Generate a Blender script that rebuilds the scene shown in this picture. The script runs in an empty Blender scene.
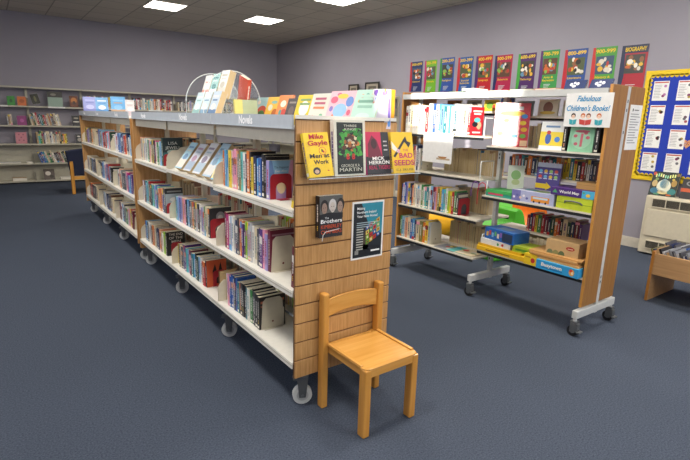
import bpy, math, random
from mathutils import Vector, Matrix, Euler

scene = bpy.context.scene
COL = scene.collection
PI = math.pi
rnd = random.Random(11)

# ------------------------------------------------------------------ materials
_mats = {}

def s2l(c):
    return tuple((x / 12.92 if x <= 0.04045 else ((x + 0.055) / 1.055) ** 2.4) for x in c)

def hexc(h):
    h = h.lstrip('#')
    return s2l(tuple(int(h[i:i + 2], 16) / 255 for i in (0, 2, 4))) + (1,)

def new_mat(name):
    m = bpy.data.materials.new(name)
    m.use_nodes = True
    nt = m.node_tree
    return m, nt, nt.nodes['Principled BSDF']

def mat(h, rough=0.45, metal=0.0, var=0.08, scale=30):
    key = (h, rough, metal, var)
    if key in _mats:
        return _mats[key]
    m, nt, b = new_mat('paint_' + h.lstrip('#'))
    b.inputs['Roughness'].default_value = rough
    b.inputs['Metallic'].default_value = metal
    c = hexc(h)
    tc = nt.nodes.new('ShaderNodeTexCoord')
    n = nt.nodes.new('ShaderNodeTexNoise'); n.inputs['Scale'].default_value = scale
    n.inputs['Detail'].default_value = 2
    mx = nt.nodes.new('ShaderNodeMix'); mx.data_type = 'RGBA'
    mx.inputs['A'].default_value = tuple(x * (1 - var) for x in c[:3]) + (1,)
    mx.inputs['B'].default_value = tuple(min(1, x * (1 + var)) for x in c[:3]) + (1,)
    nt.links.new(tc.outputs['Object'], n.inputs['Vector'])
    nt.links.new(n.outputs['Fac'], mx.inputs['Factor'])
    nt.links.new(mx.outputs['Result'], b.inputs['Base Color'])
    _mats[key] = m
    return m

def wood(name, c1, c2, axis='z', rough=0.4, scale=14):
    m, nt, b = new_mat(name)
    tc = nt.nodes.new('ShaderNodeTexCoord')
    mp = nt.nodes.new('ShaderNodeMapping')
    s = {'x': (0.06, 1, 1), 'y': (1, 0.06, 1), 'z': (1, 1, 0.06)}[axis]
    mp.inputs['Scale'].default_value = s
    n = nt.nodes.new('ShaderNodeTexNoise'); n.inputs['Scale'].default_value = scale * 4
    n.inputs['Detail'].default_value = 5; n.inputs['Roughness'].default_value = 0.6
    r = nt.nodes.new('ShaderNodeValToRGB')
    r.color_ramp.elements[0].position = 0.3; r.color_ramp.elements[0].color = hexc(c1)
    r.color_ramp.elements[1].position = 0.7; r.color_ramp.elements[1].color = hexc(c2)
    nt.links.new(tc.outputs['Object'], mp.inputs['Vector'])
    nt.links.new(mp.outputs['Vector'], n.inputs['Vector'])
    nt.links.new(n.outputs['Fac'], r.inputs['Fac'])
    nt.links.new(r.outputs['Color'], b.inputs['Base Color'])
    b.inputs['Roughness'].default_value = rough
    return m

def carpet_mat():
    m, nt, b = new_mat('carpet')
    tc = nt.nodes.new('ShaderNodeTexCoord')
    n = nt.nodes.new('ShaderNodeTexNoise'); n.inputs['Scale'].default_value = 120; n.inputs['Detail'].default_value = 6; n.inputs['Roughness'].default_value = .7
    r = nt.nodes.new('ShaderNodeValToRGB')
    r.color_ramp.elements[0].position = 0.32; r.color_ramp.elements[0].color = hexc('#303745')
    r.color_ramp.elements[1].position = 0.68; r.color_ramp.elements[1].color = hexc('#575f6e')
    n2 = nt.nodes.new('ShaderNodeTexNoise'); n2.inputs['Scale'].default_value = 1.2; n2.inputs['Detail'].default_value = 3
    mx = nt.nodes.new('ShaderNodeMix'); mx.data_type = 'RGBA'; mx.blend_type = 'MULTIPLY'
    mx.inputs['Factor'].default_value = 0.12
    bp = nt.nodes.new('ShaderNodeBump'); bp.inputs['Strength'].default_value = 0.35; bp.inputs['Distance'].default_value = 0.004
    L = nt.links.new
    L(tc.outputs['Object'], n.inputs['Vector']); L(tc.outputs['Object'], n2.inputs['Vector'])
    L(n.outputs['Fac'], r.inputs['Fac']); L(r.outputs['Color'], mx.inputs['A']); L(n2.outputs['Fac'], mx.inputs['B'])
    L(mx.outputs['Result'], b.inputs['Base Color']); L(n.outputs['Fac'], bp.inputs['Height']); L(bp.outputs['Normal'], b.inputs['Normal'])
    b.inputs['Roughness'].default_value = 0.95
    b.inputs['Specular IOR Level'].default_value = 0.15
    return m

def wall_mat(h):
    m, nt, b = new_mat('wall_paint')
    tc = nt.nodes.new('ShaderNodeTexCoord')
    n = nt.nodes.new('ShaderNodeTexNoise'); n.inputs['Scale'].default_value = 2.5; n.inputs['Detail'].default_value = 5
    c = hexc(h)
    mx = nt.nodes.new('ShaderNodeMix'); mx.data_type = 'RGBA'
    mx.inputs['A'].default_value = tuple(x * .95 for x in c[:3]) + (1,)
    mx.inputs['B'].default_value = tuple(x * 1.05 for x in c[:3]) + (1,)
    nt.links.new(tc.outputs['Object'], n.inputs['Vector']); nt.links.new(n.outputs['Fac'], mx.inputs['Factor'])
    nt.links.new(mx.outputs['Result'], b.inputs['Base Color'])
    b.inputs['Roughness'].default_value = 0.7
    return m

def ceiling_mat():
    m, nt, b = new_mat('ceiling_tiles')
    tc = nt.nodes.new('ShaderNodeTexCoord')
    br = nt.nodes.new('ShaderNodeTexBrick')
    br.offset = 0; br.squash = 1
    br.inputs['Scale'].default_value = 1
    br.inputs['Mortar Size'].default_value = 0.012
    br.inputs['Brick Width'].default_value = 0.65
    br.inputs['Row Height'].default_value = 0.65
    br.inputs['Color1'].default_value = hexc('#c9c0b2'); br.inputs['Color2'].default_value = hexc('#d2c9bb')
    br.inputs['Mortar'].default_value = hexc('#a39b8e')
    mp = nt.nodes.new('ShaderNodeMapping'); mp.inputs['Location'].default_value = (-0.10, -0.13, 0)
    nt.links.new(tc.outputs['Object'], mp.inputs['Vector']); nt.links.new(mp.outputs['Vector'], br.inputs['Vector'])
    nt.links.new(br.outputs['Color'], b.inputs['Base Color'])
    b.inputs['Roughness'].default_value = 0.9
    return m

def emit_mat(name, col, s):
    m, nt, b = new_mat(name)
    b.inputs['Base Color'].default_value = hexc(col)
    b.inputs['Emission Color'].default_value = hexc(col)
    b.inputs['Emission Strength'].default_value = s
    return m

def clear_mat():
    m = bpy.data.materials.new('clear_acrylic'); m.use_nodes = True
    nt = m.node_tree; nt.nodes.clear()
    o = nt.nodes.new('ShaderNodeOutputMaterial'); mx = nt.nodes.new('ShaderNodeMixShader')
    t = nt.nodes.new('ShaderNodeBsdfTransparent'); t.inputs['Color'].default_value = (0.975, 0.985, 0.985, 1)
    g = nt.nodes.new('ShaderNodeBsdfGlossy'); g.inputs['Roughness'].default_value = 0.08
    f = nt.nodes.new('ShaderNodeFresnel'); f.inputs['IOR'].default_value = 1.45
    ge = nt.nodes.new('ShaderNodeNewGeometry'); iv = nt.nodes.new('ShaderNodeMath'); iv.operation = 'SUBTRACT'; iv.inputs[0].default_value = 1
    ml = nt.nodes.new('ShaderNodeMath'); ml.operation = 'MULTIPLY'
    nt.links.new(ge.outputs['Backfacing'], iv.inputs[1]); nt.links.new(iv.outputs[0], ml.inputs[0]); nt.links.new(f.outputs[0], ml.inputs[1]); nt.links.new(ml.outputs[0], mx.inputs[0]); nt.links.new(t.outputs[0], mx.inputs[1])
    nt.links.new(g.outputs[0], mx.inputs[2]); nt.links.new(mx.outputs[0], o.inputs[0])
    return m

BEECH = wood('beech_veneer', '#a97a45', '#cc9f68', 'z', scale=22)
BEECHX = wood('beech_across', '#b98d58', '#cba06a', 'x')
CHAIRW = wood('lacquered_beech', '#c08436', '#d39a4c', 'z', rough=0.2, scale=8)
CHAIRX = wood('lacquered_beech_across', '#c88d40', '#dba557', 'x', rough=0.2, scale=8)
CHAIRY = wood('lacquered_beech_deep', '#c88d40', '#dba557', 'y', rough=0.2, scale=8)
OAKP = wood('oak_panel', '#8f6232', '#a87740', 'z', rough=0.45)
OAKE = mat('#c98f45', 0.4)
BINW = wood('bin_birch', '#b58a5c', '#c79c6d', 'y', rough=0.5)
WHITE = mat('#e6e2d8', 0.4)
CREAM = mat('#d8d0bc', 0.4)
STEEL = mat('#b9b4a2', 0.45)
STEELD = mat('#8e897b', 0.5)
HEADER = mat('#b4bbc2', 0.4)
LETTER = mat('#f4f4f2', 0.5)
GREYM = mat('#7c7f80', 0.35, 0.7)
WHEEL = mat('#c2c4c2', 0.5)
BLACK = mat('#17171a', 0.5)
DARK = mat('#2a2624', 0.6)
PAPER = mat('#ddd0b4', 0.8)
PAPERW = mat('#e9e4d6', 0.8)
SHEET = mat('#e9e8e6', 0.6)
CLEAR = clear_mat()
EDGE = mat('#e9eff0', 0.15)

C = {'white': '#ebe7df', 'cream': '#dfcfae', 'black': '#201f24', 'dark grey': '#4a4a50', 'grey': '#85878c',
     'pale grey': '#b9bbbf', 'navy': '#232f58', 'blue': '#2f5fae', 'light blue': '#8cb8dd', 'sky blue': '#57a3d6',
     'teal': '#2b7f8c', 'turquoise': '#5fc0bf', 'green': '#3f8a4a', 'lime green': '#9bd02f', 'dark green': '#244a38',
     'olive': '#7d7a3f', 'yellow': '#e8c93a', 'orange': '#dd7a2c', 'peach': '#e8a07e', 'red': '#b8242e',
     'maroon': '#6e2237', 'pink': '#e79ab4', 'magenta': '#bf2f7a', 'purple': '#5d3a86', 'lilac': '#a79cd0',
     'brown': '#6f4a33', 'tan': '#b9986c'}
LIGHT = ('white', 'cream', 'pale grey', 'light blue', 'yellow', 'peach', 'pink', 'lime green', 'turquoise', 'lilac', 'tan')

def cm(n, r=0.4):
    return mat(C.get(n, n), r)

# ------------------------------------------------------------------ mesh builder
class Face:
    """flat frame on a real surface: origin, right, up"""
    def __init__(s, o, r, u):
        s.o = Vector(o); s.r = Vector(r).normalized(); s.u = Vector(u).normalized(); s.n = s.r.cross(s.u)
    def p(s, x, y, l=0):
        return s.o + s.r * x + s.u * y + s.n * l

class MB:
    def __init__(s, off=(0, 0, 0)):
        s.v = []; s.f = []; s.m = []; s.mats = []; s.off = Vector(off); s.sm = []
    def mi(s, m):
        if m not in s.mats: s.mats.append(m)
        return s.mats.index(m)
    def add(s, vs, fs, m, smooth=False):
        b = len(s.v); i = s.mi(m)
        s.v += [tuple(Vector(v) - s.off) for v in vs]
        for f in fs:
            s.f.append([b + k for k in f]); s.m.append(i); s.sm.append(smooth)
        return s
    def box(s, x0, y0, z0, x1, y1, z1, m, M=None):
        x0, x1 = min(x0, x1), max(x0, x1); y0, y1 = min(y0, y1), max(y0, y1); z0, z1 = min(z0, z1), max(z0, z1)
        vs = [Vector((x, y, z)) for z in (z0, z1) for y in (y0, y1) for x in (x0, x1)]
        if M: vs = [M @ v for v in vs]
        return s.add(vs, [(0, 2, 3, 1), (4, 5, 7, 6), (0, 1, 5, 4), (2, 6, 7, 3), (0, 4, 6, 2), (1, 3, 7, 5)], m)
    def prism(s, pts, axis, a0, a1, m, M=None):
        n = len(pts)
        def mk(p, a):
            return Vector({'x': (a, p[0], p[1]), 'y': (p[0], a, p[1]), 'z': (p[0], p[1], a)}[axis])
        vs = [mk(p, a0) for p in pts] + [mk(p, a1) for p in pts]
        if M: vs = [M @ v for v in vs]
        fs = [tuple(range(n))[::-1], tuple(range(n, 2 * n))]
        for i in range(n):
            j = (i + 1) % n; fs.append((i, j, n + j, n + i))
        return s.add(vs, fs, m)
    def cyl(s, p0, p1, r, m, n=18, r2=None):
        p0 = Vector(p0); p1 = Vector(p1); d = (p1 - p0).normalized(); r2 = r if r2 is None else r2
        a = d.orthogonal().normalized(); b = d.cross(a)
        vs = [p0 + (a * math.cos(t) + b * math.sin(t)) * r for t in [2 * PI * k / n for k in range(n)]]
        vs += [p1 + (a * math.cos(t) + b * math.sin(t)) * r2 for t in [2 * PI * k / n for k in range(n)]]
        s.add(vs, [(i, (i + 1) % n, n + (i + 1) % n, n + i) for i in range(n)], m, True)
        return s.add(vs, [tuple(range(n))[::-1], tuple(range(n, 2 * n))], m)
    def tube(s, pts, r, m, n=8):
        pts = [Vector(p) for p in pts]; vs = []; prev = None
        for i, p in enumerate(pts):
            d = (pts[min(i + 1, len(pts) - 1)] - pts[max(i - 1, 0)]).normalized()
            a = (prev - d * prev.dot(d)).normalized() if prev else d.orthogonal().normalized()
            prev = a; b = d.cross(a)
            vs += [p + (a * math.cos(2 * PI * k / n) + b * math.sin(2 * PI * k / n)) * r for k in range(n)]
        fs = [(i * n + k, i * n + (k + 1) % n, (i + 1) * n + (k + 1) % n, (i + 1) * n + k) for i in range(len(pts) - 1) for k in range(n)]
        s.add(vs, fs, m, True)
        e = (len(pts) - 1) * n
        return s.add([vs[k] for k in range(n)] + [vs[e + k] for k in range(n)], [tuple(range(n))[::-1], tuple(range(n, 2 * n))], m)
    def poly(s, F, pts, m, l=1):
        return s.add([F.p(x, y, l * 0.0004) for x, y in pts], [tuple(range(len(pts)))], m)
    def rect(s, F, x, y, w, h, m, l=1):
        return s.poly(F, [(x, y), (x + w, y), (x + w, y + h), (x, y + h)], m, l)
    def ell(s, F, cx, cy, rx, ry, m, l=1, n=18, a0=0, a1=2 * PI):
        k = n if abs(a1 - a0) > 6.28 else n + 1
        return s.poly(F, [(cx + rx * math.cos(a0 + (a1 - a0) * i / n), cy + ry * math.sin(a0 + (a1 - a0) * i / n)) for i in range(k)], m, l)
    def text(s, F, st, x, y, h, m, w=None, al='c', bold=0.0, shear=0.0, l=2):
        vs, fs, tw = txt(st, bold, shear)
        k = h / 0.70; kx = k if w is None else w / tw
        ox = x - (tw * kx / 2 if al == 'c' else (tw * kx if al == 'r' else 0))
        return s.add([F.p(ox + a * kx, y + b * k, l * 0.0004) for a, b in vs], fs, m)
    def build(s, name, parent=None, bevel=0, seg=1):
        me = bpy.data.meshes.new(name)
        me.from_pydata(s.v, [], s.f)
        for m in s.mats: me.materials.append(m)
        me.polygons.foreach_set('material_index', s.m)
        me.polygons.foreach_set('use_smooth', s.sm)
        me.update()
        o = bpy.data.objects.new(name, me); COL.objects.link(o)
        if parent: o.parent = parent
        if bevel:
            b = o.modifiers.new('edge', 'BEVEL'); b.width = bevel; b.segments = seg; b.limit_method = 'ANGLE'; b.angle_limit = 0.6
        return o

_txt = {}
def txt(st, bold=0.0, shear=0.0):
    k = (st, bold, shear)
    if k in _txt: return _txt[k]
    cu = bpy.data.curves.new('lettering', 'FONT'); cu.body = st; cu.size = 1; cu.resolution_u = 3
    cu.offset = bold; cu.shear = shear
    ob = bpy.data.objects.new('lettering', cu); COL.objects.link(ob)
    dg = bpy.context.evaluated_depsgraph_get()
    me = bpy.data.meshes.new_from_object(ob.evaluated_get(dg))
    vs = [(v.co.x, v.co.y) for v in me.vertices]; fs = [tuple(p.vertices) for p in me.polygons]
    x0 = min(v[0] for v in vs); vs = [(a - x0, b) for a, b in vs]; tw = max(v[0] for v in vs)
    bpy.data.objects.remove(ob); bpy.data.curves.remove(cu); bpy.data.meshes.remove(me)
    _txt[k] = (vs, fs, tw)
    return _txt[k]

def tag(o, label, cat, group=None, kind=None):
    o['label'] = label; o['category'] = cat
    if group: o['group'] = group
    if kind: o['kind'] = kind
    return o

def struct(o):
    o['kind'] = 'structure'; return o

def empty(name, loc, label, cat, group=None, rz=0):
    o = bpy.data.objects.new(name, None); COL.objects.link(o); o.location = loc; o.rotation_euler = (0, 0, rz)
    o.empty_display_size = 0.1
    return tag(o, label, cat, group)

def copy_tree(o, parent=None):
    c = o.copy(); COL.objects.link(c)
    if parent: c.parent = parent
    for ch in list(o.children): copy_tree(ch, c)
    return c

# ------------------------------------------------------------------ camera
cam = bpy.data.cameras.new('camera'); cam.sensor_width = 36; cam.lens = 482.68 * 36 / 690; cam.clip_start = 0.05
co = bpy.data.objects.new('camera', cam); COL.objects.link(co)
rt = Vector((0.80792, -0.58860, 0.02878)); up = Vector((0.10873, 0.19688, 0.97438)); fw = Vector((0.57918, 0.78409, -0.22306))
Mc = Matrix((rt, up, -fw)).transposed().to_4x4(); Mc.translation = (-1.1403, -1.9359, 1.4928)
co.matrix_world = Mc
scene.camera = co

# ------------------------------------------------------------------ room
XW, YW, ZC = 5.43, 10.29, 3.40
XL, YN = -2.3, -4.6
WALL = wall_mat('#98949f')
struct(MB().box(XL - .1, YN - .1, -0.1, XW + .1, YW + .1, 0, carpet_mat()).build('floor'))
struct(MB().box(XL - .1, YN - .1, ZC, XW + .1, YW + .1, ZC + .1, ceiling_mat()).build('ceiling'))
struct(MB().box(XL - .1, YW, 0, XW + .1, YW + .1, ZC, WALL).build('wall_back'))
struct(MB().box(XW, YN - .1, 0, XW + .1, YW, ZC, WALL).build('wall_right'))
SKIRT = mat('#cfc8ba', 0.4)
struct(MB().box(XW - .015, YN, 0, XW, YW, .11, SKIRT).box(XW - .011, YN, .11, XW, YW, .125, SKIRT).build('baseboard_right'))
struct(MB().box(XL, YW - .015, 0, XW - .016, YW, .11, SKIRT).build('baseboard_back'))
# left wall with its windows (behind and beside the photographer)
def wall_with_holes(name, axis, pos, thick, a0, a1, holes):
    mb = MB(); cuts = sorted(set([a0, a1] + [h[0] for h in holes] + [h[1] for h in holes]))
    for p, q in zip(cuts, cuts[1:]):
        hs = [h for h in holes if h[0] <= p + 1e-6 and h[1] >= q - 1e-6]
        zs = [(0, ZC)]
        if hs: zs = [(0, hs[0][2]), (hs[0][3], ZC)]
        for z0, z1 in zs:
            if axis == 'x': mb.box(pos, p, z0, pos + thick, q, z1, WALL)
            else: mb.box(p, pos, z0, q, pos + thick, z1, WALL)
    return struct(mb.build(name))
SUNH = (-3.8, -2.47, 1.84, 2.42)
LH = [SUNH, (0.6, 2.5, 2.0, 3.2), (2.8, 4.7, 2.0, 3.2)]
wall_with_holes('wall_left', 'x', XL - .1, .1, YN - .1, YW, LH)
NH = [(-2.0, 0.6, 1.3, 3.1), (1.2, 4.8, 1.3, 3.1)]
wall_with_holes('wall_near', 'y', YN - .1, .1, XL, XW, NH)
# unseen walls added outside to block the low sun from the other windows
BLOCKER = mat('#b7a593', .9)
struct(MB().box(-11, .2, 0, XL - .12, .4, 7.5, BLOCKER).build('added_sun_blocker_left'))
struct(MB().box(XL - .3, -14, 0, XL - .1, YN - .12, 7.5, BLOCKER).build('added_sun_blocker_near'))
wi = 0
for (a0, a1, z0, z1) in LH:
    wi += 1; mb = MB(); x = XL - .09; w = .04
    mb.box(x, a0, z0, x + .06, a1, z0 + w, WHITE).box(x, a0, z1 - w, x + .06, a1, z1, WHITE)
    mb.box(x, a0, z0 + w, x + .06, a0 + w, z1 - w, WHITE).box(x, a1 - w, z0 + w, x + .06, a1, z1 - w, WHITE)
    o = struct(mb.build('window_%d' % wi)); MB().box(x + .02, a0 + w, z0 + w, x + .025, a1 - w, z1 - w, CLEAR).build('pane', o)
for (a0, a1, z0, z1) in NH:
    wi += 1; mb = MB(); y = YN - .09; w = .05; md = (a0 + a1) / 2
    mb.box(a0, y, z0, a1, y + .06, z0 + w, WHITE).box(a0, y, z1 - w, a1, y + .06, z1, WHITE)
    mb.box(a0, y, z0 + w, a0 + w, y + .06, z1 - w, WHITE).box(a1 - w, y, z0 + w, a1, y + .06, z1 - w, WHITE).box(md - w / 2, y, z0 + w, md + w / 2, y + .06, z1 - w, WHITE)
    o = struct(mb.build('window_%d' % wi)); MB().box(a0 + w, y + .02, z0 + w, a1 - w, y + .025, z1 - w, CLEAR).build('pane', o)

# ceiling light panels
PANEL = emit_mat('light_diffuser', '#fff8ec', 9.0)
LP = [(1.72, 7.60, 'square ceiling light panel nearest the left edge of the ceiling view'),
      (3.63, 7.50, 'square ceiling light panel above the far wall corner'),
      (3.76, 5.02, 'square ceiling light panel cut by the top edge near the right wall')]
LP += [(x, y, 'square ceiling light panel overhead out of view') for x, y in ((-.9, 5.0), (1.72, 5.02), (-.9, 2.4), (1.72, 2.4), (3.76, 2.4), (-.9, -.2), (1.72, -.2), (3.76, -.2), (1.72, -2.8), (3.76, -2.8), (-.9, -2.8))]
for i, (x, y, lb) in enumerate(LP):
    t = empty('ceiling_light', (x, y, ZC), lb, 'ceiling light', 'ceiling light panels')
    f = MB(); a = .31; b = .335
    f.box(-a, -b, -.012, a, -b + .02, 0, WHITE).box(-a, b - .02, -.012, a, b, 0, WHITE).box(-a, -b + .02, -.012, -a + .02, b - .02, 0, WHITE).box(a - .02, -b + .02, -.012, a, b - .02, 0, WHITE)
    f.build('frame', t)
    MB().box(-a + .02, -b + .02, -.010, a - .02, b - .02, -.002, PANEL).build('diffuser', t)

# ------------------------------------------------------------------ books
ORD = ['first', 'second', 'third', 'fourth', 'fifth', 'sixth', 'seventh', 'eighth', 'ninth', 'tenth', 'eleventh', 'twelfth', 'thirteenth', 'fourteenth', 'fifteenth',
       'sixteenth', 'seventeenth', 'eighteenth', 'nineteenth', 'twentieth', 'twenty-first', 'twenty-second', 'twenty-third', 'twenty-fourth', 'twenty-fifth', 'twenty-sixth', 'twenty-seventh', 'twenty-eighth', 'twenty-ninth', 'thirtieth', 'thirty-first', 'thirty-second', 'thirty-third', 'thirty-fourth'] + ['%s-%s' % (a, b) for a in ('fortieth', 'forty', 'fifty') for b in ('first', 'second', 'third', 'fourth', 'fifth', 'sixth', 'seventh', 'eighth', 'ninth')]

def generic_cover(mb, F, w, h, col, seed):
    r = random.Random(seed); inks = ['white', 'yellow', 'light blue', 'peach', 'black', 'red', 'turquoise', 'pink']
    inks = [k for k in inks if k != col]
    for _ in range(4):
        rx = w * r.uniform(.1, .26); ry = h * r.uniform(.06, .16)
        mb.ell(F, w * r.uniform(.3, .7), h * r.uniform(.25, .6), rx, ry, cm(r.choice(inks)), 1 + _)
    k = cm('white' if col not in LIGHT else 'navy')
    mb.rect(F, w * .15, h * .82, w * .7, h * .06, k, 1); mb.rect(F, w * .22, h * .73, w * .56, h * .05, k, 1)
    mb.rect(F, w * .2, h * .08, w * .6, h * .05, k, 1)

def book(name, loc, rz, t, h, d, col, label, group=None, lean=0, pages=PAPER, art=None, hard=False, cat='book', seed=0, spine=True, letter=None):
    """local frame: spine faces -X, front cover faces -Y, bottom at z = 0"""
    c = cm(col); mb = MB(); k = .003 if hard else .0018; e = .003 if hard else 0.0
    mb.box(0, 0, 0, k, t, h, c).box(k, 0, 0, d, k, h, c).box(k, t - k, 0, d, t, h, c)
    r = random.Random(seed * 7 + 3)
    if spine and t > .006:
        F = Face((0, t, 0), (0, -1, 0), (0, 0, 1)); ink = 'white' if col not in LIGHT else r.choice(['black', 'navy', 'red', 'purple', 'teal'])
        if r.random() < .35: mb.rect(F, 0, h * r.choice([.0, .8, .62]), t, h * r.uniform(.12, .22), cm(r.choice(['black', 'white', 'yellow', 'red', 'sky blue', 'orange', 'pink'])), 1)
        ik = cm(ink); q = h * r.uniform(.3, .4); wd = t * r.uniform(.22, .36)
        while q < h * .78:
            ln_ = h * r.uniform(.03, .09); mb.rect(F, (t - wd) / 2, q, wd, ln_, ik, 2); q += ln_ + h * .012
        ik = cm(r.choice([ink, ink, 'yellow', 'peach'])); q = h * .17; wd = t * .2
        while q < h * .28: mb.rect(F, (t - wd) / 2, q, wd, h * .03, ik, 2); q += h * .042
        if r.random() < .45: mb.rect(F, t * .12, h * .04, t * .76, h * .07, PAPERW, 3)
    F = Face((0, 0, 0), (1, 0, 0), (0, 0, 1))
    if art: art(mb, F, d, h)
    o = mb.build(name)
    o.location = loc; o.rotation_euler = (lean, 0, rz)
    MB().box(k, k, e, d - e, t - k, h - e, pages).build('page_block', o)
    if letter:
        lm = MB(); letter(lm, F, d, h); lm.build('lettering', o)
    return tag(o, label, cat, group)

def row(x, y, z, cols, where, group, h=(.19, .22), d=(.125, .15), t=(.014, .03), seed=1, face=1, name='paperback_novel', noun='novel', last=None, fill=None, lean=0, gap=.0012, hard=.2, start=0):
    """spines towards -X (face=1), laid from the far (left) end towards -Y"""
    r = random.Random(seed); cols = cols.split(',')
    ts = [r.uniform(*t) for _ in cols]
    if fill: s = fill / (sum(ts) + gap * len(ts)); ts = [q * s for q in ts]
    for i, c in enumerate(cols):
        c = c.strip(); tt = ts[i]; hh = r.uniform(*h); dd = r.uniform(*d)
        if c == '_': y -= tt; continue
        y -= tt + gap
        isl = last and i == len(cols) - 1
        lb = '%s %s, %s from the left on %s' % (c, noun, ORD[i + start], where)
        art = (lambda mb, F, w, hh_, c=c, sd=seed * 31 + i: generic_cover(mb, F, w, hh_, c, sd)) if (i == len(cols) - 1) else None
        letter = None
        if isl:
            lb = last.get('label', lb); art = last.get('art', art); letter = last.get('letter'); hh = last.get('h', hh); dd = last.get('d', dd)
        ln = lean if not callable(lean) else lean(i)
        book(name, (x + r.uniform(0, .008), y, z + (.0005 if ln == 0 else .0005 + max(0, tt * math.sin(ln) * -1))), 0, tt, hh, dd, c, lb, group, lean=ln, seed=seed * 50 + i, art=art, letter=letter, hard=r.random() < hard)
    return y

def bookend(loc, col, label, group, kind='arch', h=.15, w=.13, rz=0):
    """upright plate facing -Y with a foot under it"""
    m = mat(col, .35); mb = MB()
    if kind == 'arch':
        n = 8; wo = w / 2; wi_ = w * .24; r1 = .025
        out = [(wo, 0), (wo, h - r1)] + [(wo - r1 + r1 * math.cos(a), h - r1 + r1 * math.sin(a)) for a in [PI / 2 * k / 4 for k in range(1, 5)]]
        out += [(-x_, z_) for x_, z_ in out[::-1]]
        hi = h * .42
        inn = [(-wi_, .012)] + [(-wi_ * math.cos(PI * k / n), hi + wi_ * math.sin(PI * k / n)) for k in range(n + 1)] + [(wi_, .012)]
        pts = [(wi_, 0)] + out[0:] + [(-wi_, 0)] + inn[1:]
        # walk: outer from right bottom over the top to left bottom, then the arch back
        pts = out + [(-wi_, 0)] + inn[1:-1] + [(wi_, 0)]
        mb.prism(pts, 'y', -.0015, .0005, m)
        mb.box(-wi_, .0005, 0, wi_, -.05, .0015, m)
    else:
        wo = w / 2; r1 = .02
        out = [(wo, 0), (wo * .86, h - r1), (wo * .6, h), (-wo * .6, h), (-wo * .86, h - r1), (-wo, 0)]
        mb.prism(out, 'y', -.002, .0005, m)
        mb.box(wo - .004, -.002, 0, wo, .035, h * .6, m)
        mb.box(-wo * .8, .0005, 0, wo * .8, -.02, .0015, m)
        F = Face((0, -.002, 0), (1, 0, 0), (0, 0, 1)); mb.ell(F, 0, h * .22, .006, .006, mat('#6b2a24'), 1)
    o = mb.build('bookend'); o.location = loc; o.rotation_euler = (0, 0, rz)
    return tag(o, label, 'bookend', group)

# ------------------------------------------------------------------ wheeled novels shelving
LV = (.2717, .6608, 1.0653)
def caster(parent, x, y, h=.19, r=.05, wm=WHEEL, fm=GREYM, off=(0, 0, 0), ang=1.0):
    M = Matrix.Translation((x, y, 0)) @ Matrix.Rotation(ang, 4, 'Z')
    def T(p): return M @ Vector(p)
    c = MB(off); c.box(-.035, -.03, h - .010, .035, .03, h - .004, fm, M)
    c.cyl(T((0, 0, h - .010)), T((0, 0, h - .045)), .017, fm, 12)
    c.box(-.026, -.03, h - .056, .026, .03, h - .043, fm, M)
    for k in (-1, 1): c.prism([(-.03, h - .05), (.03, h - .05), (.018, r - .012), (-.018, r - .012)], 'x', k * .023 - .002, k * .023 + .002, mat('#6a6c6d', .4, .5), M)
    c.box(-.02, .028, h - .075, .02, .05, h - .058, fm, M)
    c.cyl(T((-.029, 0, r)), T((.029, 0, r)), .009, fm, 10)
    o = c.build('caster', parent, bevel=.002)
    w = MB(off); w.cyl(T((-.016, 0, r)), T((.016, 0, r)), r, wm, 26).cyl(T((-.019, 0, r)), T((.019, 0, r)), r * .6, mat('#a4a6a6', .5), 18).cyl(T((-.0205, 0, r)), T((.0205, 0, r)), r * .25, fm, 12)
    w.build('wheel', o)

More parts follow.
